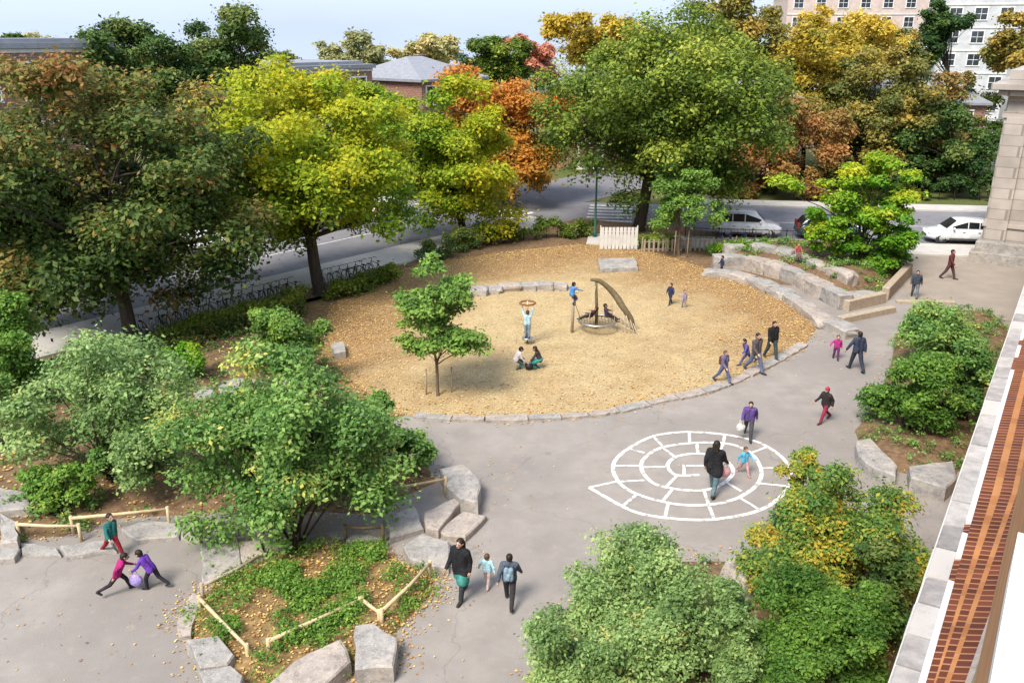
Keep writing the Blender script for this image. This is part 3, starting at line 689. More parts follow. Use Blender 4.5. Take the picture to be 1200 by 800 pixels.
def boxc(x0, x1, y0, y1, Y, ry=None, squash=1.0):
    """crown centre and radii from its outline in the photo at distance Y"""
    a = PY(x0, (y0 + y1) / 2, Y); b = PY(x1, (y0 + y1) / 2, Y); t = PY((x0 + x1) / 2, y0, Y); q = PY((x0 + x1) / 2, y1, Y)
    rx = (b.x - a.x) / 2; rz = (t.z - q.z) / 2
    return Vector(((a.x + b.x) / 2, Y, (t.z + q.z) / 2)), (rx, ry or rx * .85, rz * squash)

# --- the large trees along the streets
def T(name, label, bx, box4, Y, n_cl, n_leaf, size, m, seed, **k):
    c, r = boxc(*box4, Y, k.pop('ry', None))
    r = (r[0] * 1.03, r[1] * 1.03, r[2] * .97); c.z -= .06 * r[2]; n_cl = int(n_cl * 1.5); n_leaf = int(n_leaf * 1.55); k.setdefault('bottom', -.9)
    b = k.pop('base', None) or Vector((PY(bx, 250, Y).x, Y, 0)); b.z = ground_z((b.x, b.y)) + (terr(Y) if Y > 105 else 0)
    return tree(name, label, b, c, r, n_cl, n_leaf, size, m, seed, **k)
bA = P(157, 408)
T('maple_tree', 'large dark green maple with reddish brown top at the left, beside the parked bicycles', 0, (-75, 305, 68, 372), 36.5, 95, 62000, .21, LM['maple_dark'], 11, base=bA, trunk_r=.3, limbs=16,
  tint=(.3, .13), tint_fn=lambda x, y, z: .42 * np.clip(z - .15, 0, 1) - .1 * x * (z > .3), low=3.0, group=None)
bB = P(375, 345)
T('maple_tree', 'yellow green maple with forked dark trunk, just right of the large dark maple', 0, (205, 486, 68, 310), 44.5, 85, 56000, .2, LM['yellowgreen'], 12, base=bB, trunk_r=.32, limbs=16,
  tint=(.35, .14), tint_fn=lambda x, y, z: .38 * np.clip(z, -.8, 1) - .1 * x, low=3.0)
T('maple_tree', 'yellow green street tree with bright yellow right side, right of the forked maple', 545, (425, 612, 82, 290), 56, 60, 40000, .21, LM['yellowgreen'], 13, trunk_r=.25,
  tint=(.38, .14), tint_fn=lambda x, y, z: .34 * np.clip(x, -.6, 1) - .05 * z, low=2.4)
T('maple_tree', 'orange autumn tree behind the yellow green street tree, left of the big green tree', 590, (495, 675, 68, 228), 70, 62, 30000, .27, LM['orange'], 14, trunk_r=.25, tint=(.55, .16), tint_fn=lambda x, y, z: .3 * z, low=3)
bE = P(748, 270)
T('maple_tree', 'big round green tree with dark trunk at the street corner, tallest of all', 0, (640, 922, 8, 238), 59, 110, 75000, .22, LM['green'], 15, base=bE, trunk_r=.42, limbs=18,
  tint=(.42, .13), tint_fn=lambda x, y, z: .2 * z, low=3.6)
# across the back street
T('autumn_tree', 'rust brown tree across the back street above the silver car', 905, (836, 990, 92, 238), 74, 54, 24000, .27, LM['rust'], 21, tint=(.62, .15), low=2.2, bottom=-.8)
T('autumn_tree', 'golden orange tree towering behind the rust brown tree, right of the big green tree', 935, (855, 1030, 10, 150), 86, 50, 28000, .31, LM['gold'], 22, tint=(.42, .2), low=5, tint_fn=lambda x, y, z: -.25 * (z < -.2))
T('autumn_tree', 'olive and brown tree across the back street, above the lime green tree', 1010, (940, 1112, 55, 236), 78, 66, 36000, .27, LM['olive'], 23, tint=(.32, .2), low=2.4, tint_fn=lambda x, y, z: .2 * z, bottom=-.8)
T('autumn_tree', 'reddish olive tree across the back street, just left of the stone pavilion', 1090, (1015, 1175, 62, 210), 82, 50, 28000, .29, LM['maple_dark'], 24, tint=(.52, .2), low=3, tint_fn=lambda x, y, z: .12 * z)
T('evergreen_tree', 'dark green low spreading tree across the back street behind the white car', 1115, (1045, 1176, 125, 240), 74, 40, 26000, .25, LM['dark'], 25, tint=(.5, .15), low=1.4, bottom=-.9)
T('autumn_tree', 'pale yellow tree top at the upper right, left of the grey apartment block', 1000, (950, 1085, 12, 110), 100, 40, 18000, .36, LM['gold'], 26, tint=(.62, .2), low=6, leaf_kw={'spread': .2})
T('autumn_tree', 'orange and green tree showing above the stone pavilion in the upper right corner', 1185, (1138, 1260, 10, 105), 80, 40, 24000, .3, LM['olive'], 27, tint=(.6, .16), low=7)
T('autumn_tree', 'pale golden tree top right of the big green tree, below the pinkish block', 1000, (925, 1060, 2, 110), 93, 46, 24000, .28, LM['gold'], 46, tint=(.75, .2), low=6)
T('autumn_tree', 'olive yellow tree in front of the pinkish apartment block, below its windows', 1040, (985, 1085, 22, 120), 96, 40, 20000, .3, LM['olive'], 45, tint=(.6, .2), low=6)
T('evergreen_tree', 'dark evergreen crown in front of the grey apartment block', 1097, (1058, 1140, -4, 75), 105, 36, 18000, .36, LM['dark'], 28, tint=(.4, .12), low=8)
T('autumn_tree', 'yellow topped tree behind the big green tree, left side', 690, (640, 770, 2, 90), 84, 34, 18000, .31, LM['gold'], 29, tint=(.55, .2), low=6)
T('autumn_tree', 'olive brown tree peeking over the right shoulder of the big green tree', 850, (790, 925, -25, 100), 92, 40, 20000, .33, LM['olive'], 30, tint=(.5, .18), low=7)
T('shade_tree', 'dark green tree in the shade behind the big green tree trunk, across the back street', 820, (755, 880, 120, 228), 79, 36, 20000, .28, LM['dark'], 31, tint=(.5, .18), low=2, bottom=-.9)
# far skyline
T('conifer_tree', 'pointed dark green tree behind the orange autumn tree', 575, (530, 622, 30, 130), 88, 34, 20000, .3, LM['green'], 32, tint=(.3, .12), low=3)
T('autumn_tree', 'pinkish red tree on the skyline between pointed green tree and yellow tree', 630, (592, 668, 26, 110), 98, 30, 14000, .34, LM['pinkred'], 33, tint=(.55, .2), low=6, cr_=(.2, .3))
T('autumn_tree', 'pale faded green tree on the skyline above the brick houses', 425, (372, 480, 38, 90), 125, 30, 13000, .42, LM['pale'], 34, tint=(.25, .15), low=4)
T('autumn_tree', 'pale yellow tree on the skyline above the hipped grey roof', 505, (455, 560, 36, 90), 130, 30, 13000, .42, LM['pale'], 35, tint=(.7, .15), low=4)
T('shade_tree', 'dark green tree on the skyline in the middle of the upper left', 150, (66, 235, 14, 150), 58, 60, 34000, .22, LM['dark'], 36, tint=(.6, .18), low=3)
T('shade_tree', 'tallest dark olive tree on the upper left skyline, behind the yellow green maple', 275, (195, 355, 2, 150), 62, 60, 36000, .22, LM['dark'], 37, tint=(.72, .2), low=3)
T('shade_tree', 'small olive tree on the skyline right of the tallest dark olive one', 340, (300, 365, 55, 110), 88, 22, 10000, .32, LM['olive'], 38, tint=(.3, .15), low=3)
T('shade_tree', 'green tree top over the brick row house in the upper left corner', 22, (-20, 55, 34, 90), 95, 22, 10000, .34, LM['dark'], 39, tint=(.6, .15), low=5)
T('shade_tree', 'dark leafy tree at the left edge, beyond the shrubs', -10, (-95, 95, 130, 330), 43, 44, 26000, .24, LM['maple_dark'], 40, tint=(.22, .12), low=1.2, bottom=-.9)
T('shade_tree', 'green tree behind the yellow green maple, left of the brick house roofs', 440, (395, 500, 70, 190), 68, 34, 18000, .25, LM['yellowgreen'], 41, tint=(.3, .15), low=3)
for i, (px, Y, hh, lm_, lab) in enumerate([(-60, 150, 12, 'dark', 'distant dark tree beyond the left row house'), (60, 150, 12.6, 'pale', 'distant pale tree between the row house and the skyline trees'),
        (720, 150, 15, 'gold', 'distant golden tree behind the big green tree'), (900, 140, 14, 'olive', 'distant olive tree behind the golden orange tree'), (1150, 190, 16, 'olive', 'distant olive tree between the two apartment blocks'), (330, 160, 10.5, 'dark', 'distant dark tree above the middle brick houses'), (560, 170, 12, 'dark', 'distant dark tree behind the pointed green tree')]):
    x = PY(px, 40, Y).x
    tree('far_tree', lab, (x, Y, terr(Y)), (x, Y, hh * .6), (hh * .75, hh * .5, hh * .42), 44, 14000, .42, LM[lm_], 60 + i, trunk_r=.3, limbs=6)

# far-off wood along the horizon, in pale leaf colours
rg = random.Random(88); cen = []; ra = []
for i in range(300):
    x = rg.uniform(-230, 230); cen.append((x, 290 + rg.uniform(-15, 40), rg.uniform(-7, 2.5) + 1.0 * math.sin(x * .05))); ra.append(rg.uniform(2.5, 4.5))
o = obj('distant_woods', leaf_mesh('distant_woods', cen, ra, 26000, 1.1, [rg.uniform(.1, .6) for _ in cen], 89), LM['pale']); o['kind'] = 'stuff'; tag(o, 'pale far wood along the horizon behind the houses', 'woods')

# --- small trees in the yard
def stakes(base, offs, h=1.5, label='', group=None):
    for i, (dx, dy) in enumerate(offs):
        bm = bmesh.new(); tube(bm, [(0, 0, -.2), (.02, 0, h * .6), (.03, .02, h)], [.035, .035, .03], 6)
        tag(obj('tree_stake', bm, M['greywood'], None, (base.x + dx, base.y + dy, base.z)), label[i], 'stake', group)
bJ = P(513, 465); c, r = boxc(440, 580, 302, 446, bJ.y)
tree('young_tree', 'slender young tree with sparse bright leaves standing on the wood chips', bJ, c, r, 62, 13000, .15, LM['fresh'], 71, trunk_r=.065, limbs=8, bottom=-.95, barkm=M['barklight'], tint=(.45, .14), low=1.3, cr_=(.2, .33), hollow=.5, flat=.6, leaf_kw={'shell': .2})
stakes(bJ, [(-.45, .1), (.5, .3)], 1.1, ['short wooden stake left of the young tree on the wood chips', 'short wooden stake right of the young tree on the wood chips'], 'stakes around the young tree')
bF = P(795, 300); c, r = boxc(752, 846, 184, 290, bF.y)
tree('young_tree', 'small bright green tree with two stakes by the back railing, below the big green tree', bF, c, r, 60, 20000, .15, LM['fresh'], 72, trunk_r=.09, limbs=10, barkm=M['barklight'], tint=(.42, .15), low=1.4, bottom=-.8)
stakes(bF, [(-.35, -.4), (.45, -.4)], 1.7, ['wooden stake left of the small tree by the back railing', 'wooden stake right of the small tree by the back railing'], 'stakes around the railing tree')
bG = P(1005, 322); c, r = boxc(956, 1082, 184, 330, bG.y + .5)
tree('lime_tree', 'lime green tree with layered branches behind the stone terrace', bG, c, (r[0] * .98, r[1], r[2] * 1.02), 100, 40000, .19, LM['lime'], 73, trunk_r=.14, limbs=14, tint=(.38, .16), tint_fn=lambda x, y, z: .35 * np.clip(z, -.8, 1) - .12 * x, low=1.0, bottom=-.95, flat=.5,
     extra=[((P(948, 270, 4).x + 1, bG.y, 5.1), .7), ((P(960, 270, 4).x, bG.y, 5.3), .8)])

# --- shrubs
def shrub(label, box4, Y, n_cl, n_leaf, size, m, seed, name='shrub', tint=(.45, .15), base=None, ry=None, group=None, **k):
    c, r = boxc(*box4, Y, ry); n_cl = int(n_cl * 1.35); n_leaf = int(n_leaf * 1.35)
    g = ground_z((c.x, c.y)); c.z = max(c.z, g + r[2] * .75)
    b = Vector((c.x, c.y, g)) if base is None else base
    t = thing(name, label, k.pop('cat', 'shrub'), b, 0, group); rg = random.Random(seed)
    cl = clumps(c, r, n_cl, seed, k.pop('cr_', (.24, .4)), k.pop('bottom', -.9), k.pop('hollow', .3))
    bm = bmesh.new()
    for i, (q, rr) in enumerate(cl[:16]):
        s = b + Vector((rg.uniform(-.2, .2), rg.uniform(-.2, .2), -.1))
        tube(bm, [p - b for p in limb_pts(s, q, rg, 4)], [.035, .03, .024, .017, .01], 5)
    obj('stems', bm, M['bark'], t)
    cn = np.array([[q.x - b.x, q.y - b.y, q.z - b.z] for q, _ in cl]); cn[:, 2] = np.maximum(cn[:, 2], .12)
    tn = [min(1, max(0, rg.gauss(*tint))) for _ in cl]
    tf = k.pop('tint_fn', None)
    fn = None
    if tf: fn = lambda p: tf((p[:, 0] + b.x - c.x) / r[0], (p[:, 1] + b.y - c.y) / r[1], (p[:, 2] + b.z - c.z) / r[2])
    obj('foliage', leaf_mesh('foliage', cn, [q[1] for q in cl], n_leaf, size, tn, seed, fn, **k), m, t)
    return t
bK = P(345, 645)
shrub('big broad leaved green shrub with yellowish spots, behind the stone edged foreground bed', (202, 462, 420, 650), 20.4, 75, 38000, .115, LM['shrub'], 81, base=bK, tint=(.45, .16), ry=2.1, bottom=-.75)
shrub('loose light green shrub at the left behind the yard, with a thin leaning trunk', (20, 225, 385, 590), 23.0, 60, 26000, .115, LM['palegreen'], 82, tint=(.38, .14), bottom=-.8)
shrub('bright green bush at the left edge, below the dark maple', (-70, 75, 350, 500), 28.5, 40, 17000, .13, LM['brightgreen'], 83, tint=(.48, .15))
shrub('light green bush behind the big broad leaved shrub, in front of the bicycles', (280, 392, 355, 445), 31.5, 34, 14000, .12, LM['fresh'], 84, tint=(.42, .15))
shrub('bushy green shrub at the right shoulder of the big broad leaved one', (405, 480, 470, 552), 24.2, 30, 13000, .11, LM['brightgreen'], 85, tint=(.35, .14))
shrub('low dark green shrub beside the pale boulder and log rail at the yard entrance', (425, 520, 515, 585), 24.0, 26, 9500, .1, LM['shrub'], 86, tint=(.4, .14))
shrub('low bright green bush behind the peeled log rail at the left', (22, 112, 570, 640), 21.2, 22, 8500, .1, LM['brightgreen'], 87, tint=(.55, .14))
shrub('small bright green bush between the bicycles and the mossy stones', (178, 246, 412, 468), 31, 20, 7000, .11, LM['lime'], 88, tint=(.3, .14))
shrub('dense green bush at the far left edge of the yard', (-60, 30, 470, 575), 25, 24, 9000, .11, LM['shrub'], 89, tint=(.45, .14))
shrub('low green tuft between the left path and the light green shrub', (110, 190, 540, 598), 23, 16, 5000, .1, LM['shrub'], 90, tint=(.4, .14))
# right side
shrub('green shrub with pinkish tips beside the school wall, behind the bright green one', (1035, 1168, 358, 470), 31.5, 40, 18000, .12, LM['shrub'], 91, tint=(.5, .16))
shrub('bright green dense shrub above pale boulders beside the school wall', (1004, 1120, 430, 545), 26.6, 40, 17000, .11, LM['brightgreen'], 92, tint=(.38, .14))
shrub('dark green shrub tucked between school wall and the bright green one', (1090, 1160, 440, 540), 27.5, 24, 9500, .11, LM['shrub'], 93, tint=(.25, .12))
# bottom right foreground
shrub('pale green small leaved bush in the right foreground, below the painted snail', (645, 868, 690, 815), 15.4, 60, 36000, .075, LM['palegreen'], 94, tint=(.4, .13), base=P(765, 745))
shrub('pale green bush with orange patches at the bottom edge of the photo', (612, 800, 760, 875), 13.8, 50, 28000, .07, LM['palegreen'], 95, tint=(.42, .16), tint_fn=lambda x, y, z: .35 * (np.sin(x * 5) * np.cos(z * 6) > .75))
shrub('bushy yellow and green autumn shrub in the right foreground beside the school ledge', (872, 1086, 568, 715), 17.2, 60, 34000, .085, LM['autumn'], 96, tint=(.42, .17), base=P(985, 735), tint_fn=lambda x, y, z: -.22 * z + .06, bottom=-.5)
shrub('deep green round bush at the bottom right, under the yellow autumn shrub', (870, 1045, 695, 830), 14.4, 46, 28000, .075, LM['brightgreen'], 97, tint=(.34, .14))
shrub('dark shaded bush between yellow autumn shrub and the school ledge', (985, 1078, 660, 790), 15.6, 30, 15000, .08, LM['dark'], 98, tint=(.55, .15))
shrub('pale green bush filling the gap by the round grey stone at the bottom', (790, 900, 725, 840), 14.4, 36, 20000, .075, LM['palegreen'], 99, tint=(.3, .13))
shrub('yellow tinged twiggy sprig rising left of the autumn shrub', (895, 985, 530, 660), 19.6, 22, 7000, .085, LM['autumn'], 100, tint=(.42, .14), cr_=(.18, .3))

# --- hedges round the chips
def hedge(label, pts, wd, h, m, seed, n, size=.12, tint=(.4, .12), group='hedges round the yard'):
    pts = cr(pts, 4); b = pts[0].copy(); b.z = 0
    t = thing('hedge', label, 'hedge', b, 0, group); rg = random.Random(seed); cl = []
    bm = bmesh.new()
    for i, p in enumerate(pts):
        for k in range(4):
            q = Vector((p.x + rg.uniform(-wd, wd) * .4, p.y + rg.uniform(-wd, wd) * .4, rg.uniform(.25, h * .85)))
            cl.append((q, rg.uniform(.3, .48)))
        tube(bm, [p - b + Vector((0, 0, -.1)), p - b + Vector((rg.uniform(-.2, .2), .1, h * .7))], [.04, .015], 5)
    obj('stems', bm, M['bark'], t)
    cn = [[q.x - b.x, q.y - b.y, q.z] for q, _ in cl]
    obj('foliage', leaf_mesh('foliage', cn, [q[1] for q in cl], n, size, [min(1, max(0, rg.gauss(*tint))) for _ in cl], seed), m, t)
hedge('green hedge along the pavement left of the wood chips, behind the forked maple', [P(392, 352), P(425, 343), P(462, 328)], .9, 1.1, LM['green'], 201, 9000)
hedge('dark green hedge at the back left rim of the wood chips', [P(500, 306), P(545, 293), P(590, 285)], 1.2, 1.5, LM['dark'], 202, 11000, tint=(.65, .15))
hedge('dense green hedge at the back of the wood chips, left of the lamp post', [P(592, 284), P(640, 279), P(690, 278)], 1.1, 1.35, LM['green'], 203, 11000, tint=(.35, .12))
hedge('low hedge between white gate and the small staked tree', [P(750, 289), P(775, 291), P(790, 292)], .7, .8, LM['green'], 204, 4500, tint=(.5, .14))
hedge('low planting with yellow tips behind the stone terrace, right of the small staked tree', [P(840, 300), P(880, 300), P(925, 300)], .9, .8, LM['lime'], 205, 7000, tint=(.4, .2))
hedge('dark clipped hedge on the far side of the back street, behind the silver car', [Fs(-4, 17.5), Fs(4, 17.5), Fs(12, 17.5), Fs(19, 17.5)], 1.6, 2.2, LM['dark'], 206, 16000, .2, (.35, .14), 'hedges across the back street')
hedge('dark clipped hedge on the far side of the back street, behind the white car', [Fs(21, 17.5), Fs(30, 17.5), Fs(38, 17.5)], 1.6, 2.0, LM['dark'], 207, 12000, .2, (.55, .16), 'hedges across the back street')
hedge('low green hedge along the pavement in front of the bicycles, left', [P(196, 405), P(250, 385), P(300, 372), P(352, 356)], .7, .85, LM['green'], 210, 11000, .11, (.55, .16))
hedge('dark undergrowth hedge by the bicycles at the foot of the dark maple', [P(195, 425), P(250, 400), P(300, 388), P(345, 372)], .9, .8, LM['maple_dark'], 208, 8000, .13, (.35, .2))
hedge('tan leaved hedge by the pavement in front of the white car', [P(1015, 318), P(1035, 308), P(1056, 303)], .8, 1.0, LM['olive'], 209, 4500, .12, (.35, .15))

# --- ground cover and litter (uncountable)
def cover(name, polys, n, size, m, seed, hmax=.25, tint=(.5, .2), cat='ground cover', label=''):
    rg = random.Random(seed); cen = []
    while len(cen) < n // 30:
        poly = rg.choice(polys); xs = [p[0] for p in poly]; ys = [p[1] for p in poly]
        q = (rg.uniform(min(xs), max(xs)), rg.uniform(min(ys), max(ys)))
        if not inside(q, poly) or edge_dist(q, poly) < .12 or mn.noise(Vector((q[0] * 1.1, q[1] * 1.1, seed))) < -.04: continue
        cen.append((q[0], q[1], ground_z(q) + rg.uniform(.03, hmax)))
    me = leaf_mesh(name, cen, [rg.uniform(.12, .3) for _ in cen], n, size, [min(1, max(0, rg.gauss(*tint))) for _ in cen], seed, None, .6)
    o = obj(name, me, m); o['kind'] = 'stuff'; tag(o, label, cat); return o
def pxp(l): return [(P(*q).x, P(*q).y) for q in l]
cover('ground_cover', [bedB, pxp([(255, 735), (320, 700), (420, 668), (435, 690), (400, 712), (330, 742), (290, 775), (262, 768)]), pxp([(290, 690), (330, 668), (390, 668), (330, 700)]), pxp([(395, 655), (455, 640), (470, 655), (440, 668)]), pxp([(330, 750), (420, 705), (440, 715), (360, 765), (310, 785)])],
      26000, .07, LM['brightgreen'], 301, .22, (.5, .18), label='low green ground cover plants inside the stone edged bed in the foreground')
cover('undergrowth', [bedA, bedA, bedE], 30000, .1, LM['shrub'], 302, .28, (.45, .18), label='sparse green undergrowth on the mulch of the planted beds')
cover('undergrowth', [bedD, bedC, bedC], 26000, .08, LM['shrub'], 303, .25, (.4, .18), label='dark green undergrowth below the bushes along the school wall')
def litter(name, poly, n, size, m, seed, label, dens=None):
    rg = np.random.default_rng(seed); xs = [p[0] for p in poly]; ys = [p[1] for p in poly]; P_ = []
    while len(P_) < n:
        q = (rg.uniform(min(xs), max(xs)), rg.uniform(min(ys), max(ys)))
        if inside(q, poly) and (dens is None or rg.random() < dens(q)): P_.append((q[0], q[1], ground_z(q) + .022))
    P_ = np.array(P_); n = len(P_); a = rg.random(n) * 6.28; s = size * (.5 + rg.random(n)); v = np.empty((n, 4, 3), np.float32)
    for k, (f, wd) in enumerate(((-.5, 0), (0, .35), (.5, 0), (0, -.35))):
        v[:, k, 0] = P_[:, 0] + s * (f * np.cos(a) - wd * np.sin(a)); v[:, k, 1] = P_[:, 1] + s * (f * np.sin(a) + wd * np.cos(a)); v[:, k, 2] = P_[:, 2] + rg.random(n) * .03
    me = bpy.data.meshes.new(name); me.from_pydata(v.reshape(-1, 3).tolist(), [], np.arange(n * 4).reshape(n, 4).tolist()); me.update()
    at = me.attributes.new('tint', 'FLOAT', 'FACE'); at.data.foreach_set('value', rg.random(n).astype(np.float32))
    o = obj(name, me, m); o['kind'] = 'stuff'; tag(o, label, 'leaf litter'); return o
LM['litter'] = leafmat('fallen_leaves', [(0, (.25, .12, .04)), (.5, (.5, .28, .09)), (1, (.62, .46, .18))], .1, .8, 1.0)
LM['chipbits'] = leafmat('loose_chips', [(0, (.3, .19, .075)), (.5, (.48, .36, .17)), (1, (.6, .5, .3))], .02, .9, 1.0)
litter('wood_chips', chip_poly, 16000, .05, LM['chipbits'], 401, 'loose pale wood chips strewn over the round play area')
litter('fallen_leaves', chip_poly, 6000, .09, LM['litter'], 402, 'fallen orange leaves round the rim of the wood chips', lambda q: max(0, 1 - edge_dist(q, chip_poly) / 4) * (.25 + .75 * (q[1] > 36)))
litter('fallen_leaves', bedB, 2600, .07, LM['litter'], 403, 'yellow fallen leaves in the stone edged foreground bed')
litter('fallen_leaves', bedA, 4200, .1, LM['litter'], 404, 'yellow fallen leaves on the mulch at left')
litter('fallen_leaves', pxp([(500, 690), (475, 740), (450, 775), (420, 800), (380, 820), (540, 800), (560, 700), (620, 520), (560, 520)]), 117, .05, LM['litter'], 405, 'stray yellow leaves on the yard paving by the foreground bed', lambda q: .8)
litter('fallen_leaves', pxp([(0, 660), (220, 640), (210, 760), (250, 800), (0, 800)]), 72, .05, LM['litter'], 406, 'stray yellow leaves on the paving at the lower left')
litter('fallen_leaves', pxp([(480, 492), (990, 410), (1000, 500), (700, 620), (560, 600)]), 117, .05, LM['litter'], 407, 'stray leaves on the yard paving round the painted snail')

# leaves drifted against the edges of the beds
def drift(label, poly, n, seed, wd=.75, size=.06):
    xs = [p[0] for p in poly]; ys = [p[1] for p in poly]; e = 1.2
    big = [(min(xs) - e, min(ys) - e), (max(xs) + e, min(ys) - e), (max(xs) + e, max(ys) + e), (min(xs) - e, max(ys) + e)]
    def dens(q):
        d = edge_dist(q, poly)
        if inside(q, poly): return .5 if d < .5 else .04
        return max(0, 1 - d / wd) ** 2 * (1.0 if mn.noise(Vector((q[0] * .8, q[1] * .8, seed))) > -.05 else .15)
    litter('leaf_drift', big, n, size, LM['litter'], seed, label, dens)
drift('yellow leaves drifted along the edge of the foreground bed', bedB, 1700, 421)
drift('yellow leaves drifted along the edge of the right hand bed by the wall', bedC, 600, 422)
drift('yellow leaves drifted along the edge of the left bed', bedA, 1500, 423)
drift('dry leaves and chips spilled over the rim of the wood chips', chip_poly, 3800, 424, .8, .08)
drift('fallen leaves drifted round the bushes at the bottom right', bedD, 800, 425)

# ================================================================== STONES
def stone_prism(name, label, px, z, m, seed, group=None, z0=-.12, parent=None, cat='stone'):
    """a quarried block: its top outline at height z, sides down into the ground, chipped edges"""
    rg = random.Random(seed); pts = [P(q[0], q[1], z) for q in px]
    ctr = sum(pts, Vector()) / len(pts); base = Vector((ctr.x, ctr.y, 0))
    ring = []
    for i, p in enumerate(pts):
        q = pts[(i + 1) % len(pts)]; L = (q - p).length; n = max(1, int(L / .35))
        for k in range(n):
            c = p.lerp(q, k / n); j = .035 if k else .015
            ring.append(c + Vector((rg.uniform(-j, j), rg.uniform(-j, j), 0)) - base)
    bm = bmesh.new(); c0 = ctr - base
    layers = [(0.0, .93, z), (.0, 1.0, z - .035), (.0, 1.0 + rg.uniform(.0, .03), z * .45), (.0, 1.02, z0)]
    R_ = []
    tx, ty = rg.uniform(-.05, .05), rg.uniform(-.05, .05)
    for (_, k, zz) in layers:
        R_.append([bm.verts.new(Vector((c0.x + (p.x - c0.x) * k, c0.y + (p.y - c0.y) * k, zz + (tx * (p.x - c0.x) + ty * (p.y - c0.y)) * (zz > z0) + rg.uniform(-.015, .015)))) for p in ring])
    n = len(ring)
    for a, b_ in zip(R_, R_[1:]):
        for i in range(n): bm.faces.new((a[i], b_[i], b_[(i + 1) % n], a[(i + 1) % n]))
    top = bm.faces.new(R_[0])
    g = bmesh.ops.poke(bm, faces=[top])
    for v in g['verts']: v.co.z += rg.uniform(-.01, .025)
    bmesh.ops.recalc_face_normals(bm, faces=bm.faces)
    return tag(obj(name, bm, m, None, base), label, cat, group)
def rock(name, label, loc, dims, rotz, m, seed, group=None, cat='boulder', src=None):
    rg = random.Random(seed); bm = bmesh.new(); bmesh.ops.create_cube(bm, size=1.0)
    for _ in range(9):
        nrm = Vector((rg.uniform(-1, 1), rg.uniform(-1, 1), rg.uniform(-.4, 1))).normalized()
        d = .5 * (abs(nrm.x) + abs(nrm.y) + abs(nrm.z)) * rg.uniform(.72, .92)
        r = bmesh.ops.bisect_plane(bm, geom=bm.verts[:] + bm.edges[:] + bm.faces[:], plane_co=nrm * d, plane_no=nrm, clear_outer=True)
        e = [x for x in r['geom_cut'] if isinstance(x, bmesh.types.BMEdge)]
        if len(e) > 2: bmesh.ops.edgeloop_fill(bm, edges=e)
    bmesh.ops.bevel(bm, geom=bm.edges[:], offset=.035, segments=1, affect='EDGES')
    bmesh.ops.triangulate(bm, faces=[f for f in bm.faces if len(f.verts) > 4])
    bmesh.ops.subdivide_edges(bm, edges=bm.edges[:], cuts=1)
    for v in bm.verts:
        v.co += v.co.normalized() * mn.noise(v.co * 3 + Vector((seed, 0, 0))) * .06
        v.co.x *= dims[0]; v.co.y *= dims[1]; v.co.z = (v.co.z + .38) * dims[2]
    bmesh.ops.recalc_face_normals(bm, faces=bm.faces)
    return tag(obj(name, bm, m, None, loc, (0, 0, rotz)), label, cat, group)
gS, gP = M['stone'], M['pinkstone']
GB = 'stones edging the foreground bed'
for i, (px, z, m, lab) in enumerate([
    ([(235, 638), (279, 630), (283, 660), (238, 684)], .12, gS, 'flat grey slab at the top left corner of the foreground bed'),
    ([(279, 634), (305, 632), (311, 650), (285, 660)], .16, gP, 'small pinkish block at the foot of the big broad leaved shrub'),
    ([(226, 690), (235, 697), (224, 744), (210, 746), (208, 722)], .12, gP, 'narrow curved kerb stone on the left side of the foreground bed'),
    ([(218, 749), (256, 744), (274, 766), (268, 776), (234, 781)], .38, gS, 'square grey block at the lower left corner of the foreground bed'),
    ([(232, 785), (270, 779), (286, 790), (280, 806), (242, 808)], .34, gS, 'grey block below the square one at the bottom of the foreground bed'),
    ([(345, 773), (399, 749), (411, 775), (368, 812), (290, 815)], .38, gP, 'long pale slab at the bottom edge of the foreground bed'),
    ([(416, 731), (437, 729), (466, 748), (460, 780), (415, 781)], .42, gS, 'grey cube shaped boulder at the lower right corner of the foreground bed')]):
    stone_prism('edging_stone', lab, px, z, m, 500 + i, GB)
GS = 'stone slabs of the stepped path'
for i, (px, z, m, lab) in enumerate([
    ([(515, 548), (542, 543), (563, 561), (560, 588), (539, 583), (523, 568)], .5, gS, 'pale grey boulder at the tip of the bed, above the stepped slabs'),
    ([(449, 608), (485, 591), (497, 617), (458, 630)], .2, gS, 'grey slab of the stepped path nearest the big broad leaved shrub'),
    ([(498, 599), (533, 583), (542, 586), (513, 620), (499, 617)], .3, gP, 'long cream slab of the stepped path, just below the pale boulder'),
    ([(543, 597), (571, 603), (545, 629), (521, 627), (514, 621)], .18, gP, 'lowest cream slab of the stepped path, next to the open yard'),
    ([(473, 639), (494, 624), (526, 632), (526, 664), (503, 661), (479, 653)], .22, gS, 'mottled grey slab of the stepped path behind the person in black'),
    ([(380, 624), (419, 620), (444, 629), (410, 634)], .12, gS, 'dark grey slab of the stepped path under the big shrub')]):
    stone_prism('path_slab', lab, px, z, m, 520 + i, GS)
GL = 'stones along the left bed'
